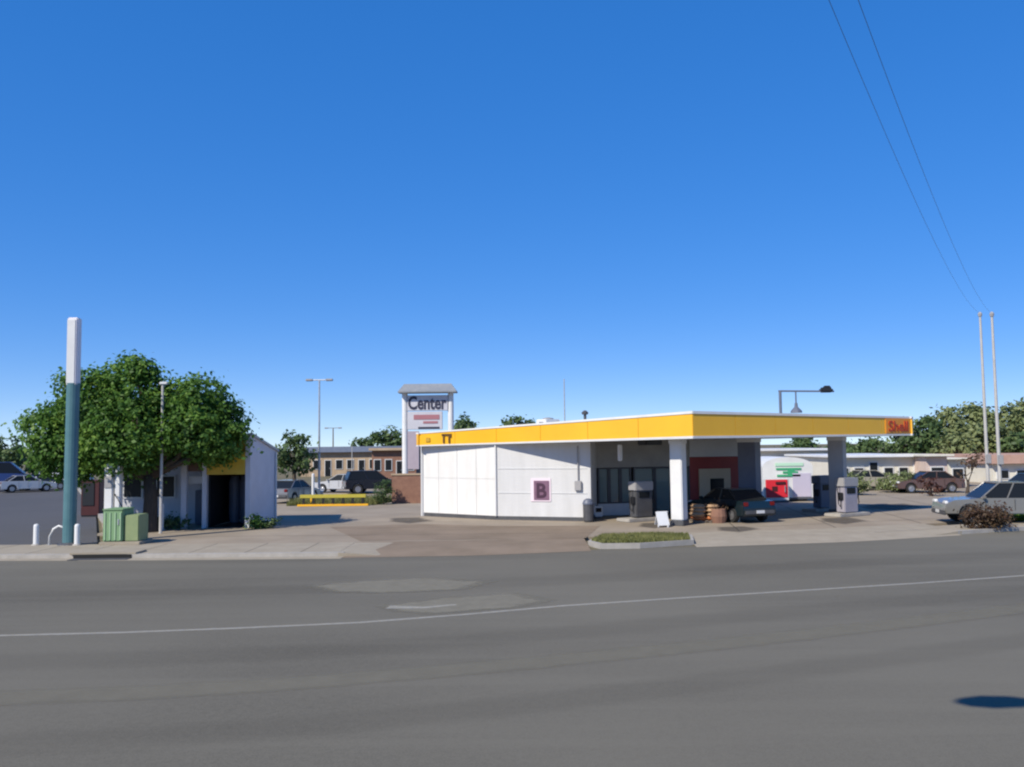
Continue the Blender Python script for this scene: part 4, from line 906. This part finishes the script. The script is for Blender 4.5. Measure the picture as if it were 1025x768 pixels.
tree('thin bare brown tree in front of the cream building', px_ground(968,60), plobes([(966,470,9,14),(974,462,7,9)],60), leaf=.1, per=14, lpc=18, cr=.25, m='leafbrown', tr=.1, name='broadleaf_tree')
tree('small russet tree in front of the pink building', px_ground(931,58), plobes([(931,488,10,11),(926,482,7,7)],58), leaf=.1, per=18, lpc=22, cr=.2, m='leafred', tr=.08, name='broadleaf_tree')
# two pale poles and overhead wires
polet = []
for px,pyb,pyt,dx,lab in ((986,500,316,0,'pale utility pole, left one of the close pair at the right'),(998,498,316,1,'pale utility pole, right one of the close pair at the right')):
    d = 50-dx*2.5; p = px_ground(px+ (3 if dx==0 else 3),d); tz = P(px,pyt,d); 
    t = thing('utility_pole',lab,'utility pole',p,'pale utility poles')
    b = B(); tube(b,[p,(p.x,p.y,tz.z)],[.1,.06],10); obj('pole', b, M['palepole'], t)
    b = B(); lathe(b,(p.x,p.y,tz.z-.02),[(.1,0),(.12,.15),(.05,.25)],8); obj('insulator', b, M['grey'], t)
    b = B(); box(b,(p.x,p.y-.17,2.6),(.22,.2,.5),bev=.02); obj('meter', b, M['grey'], t)
    polet.append(Vector((p.x,p.y,tz.z+.15)))
npole = Vector((-6.75,-8,.1)); t = thing('utility_pole','tall wooden utility pole behind the viewer carrying the wires','utility pole',npole,'wooden utility poles')
b = B(); tube(b,[npole,npole+Vector((0,0,11.2))],[.17,.12],10); obj('pole', b, M['woodpole'], t)
b = B(); box(b,npole+Vector((0,0,10.9)),(1.6,.12,.12),R(-30)); obj('crossarm', b, M['woodpole'], t)
for k,(tp,off) in enumerate(((polet[0],-.12),(polet[1],.12))):
    a = npole+Vector((off*.85,-off*.5,11.0)); n = 40; pts = []
    for i in range(n+1):
        f = i/n; q = a.lerp(tp,f); q.z -= 4*1.75*f*(1-f); pts.append(q)
    b = B(); tube(b, pts, .004, 5)
    o = obj('overhead_wire', b, M['black']); tag(o, ('dark overhead wire sagging to the left pale pole','dark overhead wire sagging to the right pale pole')[k],'wire','overhead wires')
# street lamp whose head throws the shadow at lower right
sp = G(1002,702,0); hz = 10.2
hp = Vector((sp.x,sp.y,0))+sd*(hz/sd.z)
t = thing('street_lamp','tall street lamp with a long arm reaching over the road beyond the frame','street lamp',(hp.x+12,hp.y-.2,0))
bx = hp.x+12
b = B(); tube(b,[(bx,hp.y-.2,0),(bx,hp.y-.2,hz-.2)],[.12,.09],10); obj('pole', b, M['steel'], t)
b = B(); tube(b,[(bx,hp.y-.2,hz-.4),(bx-2,hp.y-.15,hz-.05),(hp.x+.3,hp.y,hz)],[.07,.06,.06],8); obj('arm', b, M['steel'], t)
b = B(); tube(b,[(hp.x-.62,hp.y,hz),(hp.x-.5,hp.y,hz),(hp.x-.2,hp.y,hz),(hp.x+.2,hp.y,hz),(hp.x+.5,hp.y,hz)],[.08,.2,.3,.26,.1],12); bmesh.ops.scale(b,vec=(1,1,.45),space=Matrix.Translation((0,0,-hz)),verts=b.verts); obj('lamp_head', b, M['grey'], t)
b = B(); lathe(b,(bx,hp.y-.2,0),[(.28,0),(.28,.05),(.18,.2)],12); obj('base_plate', b, M['steel'], t)
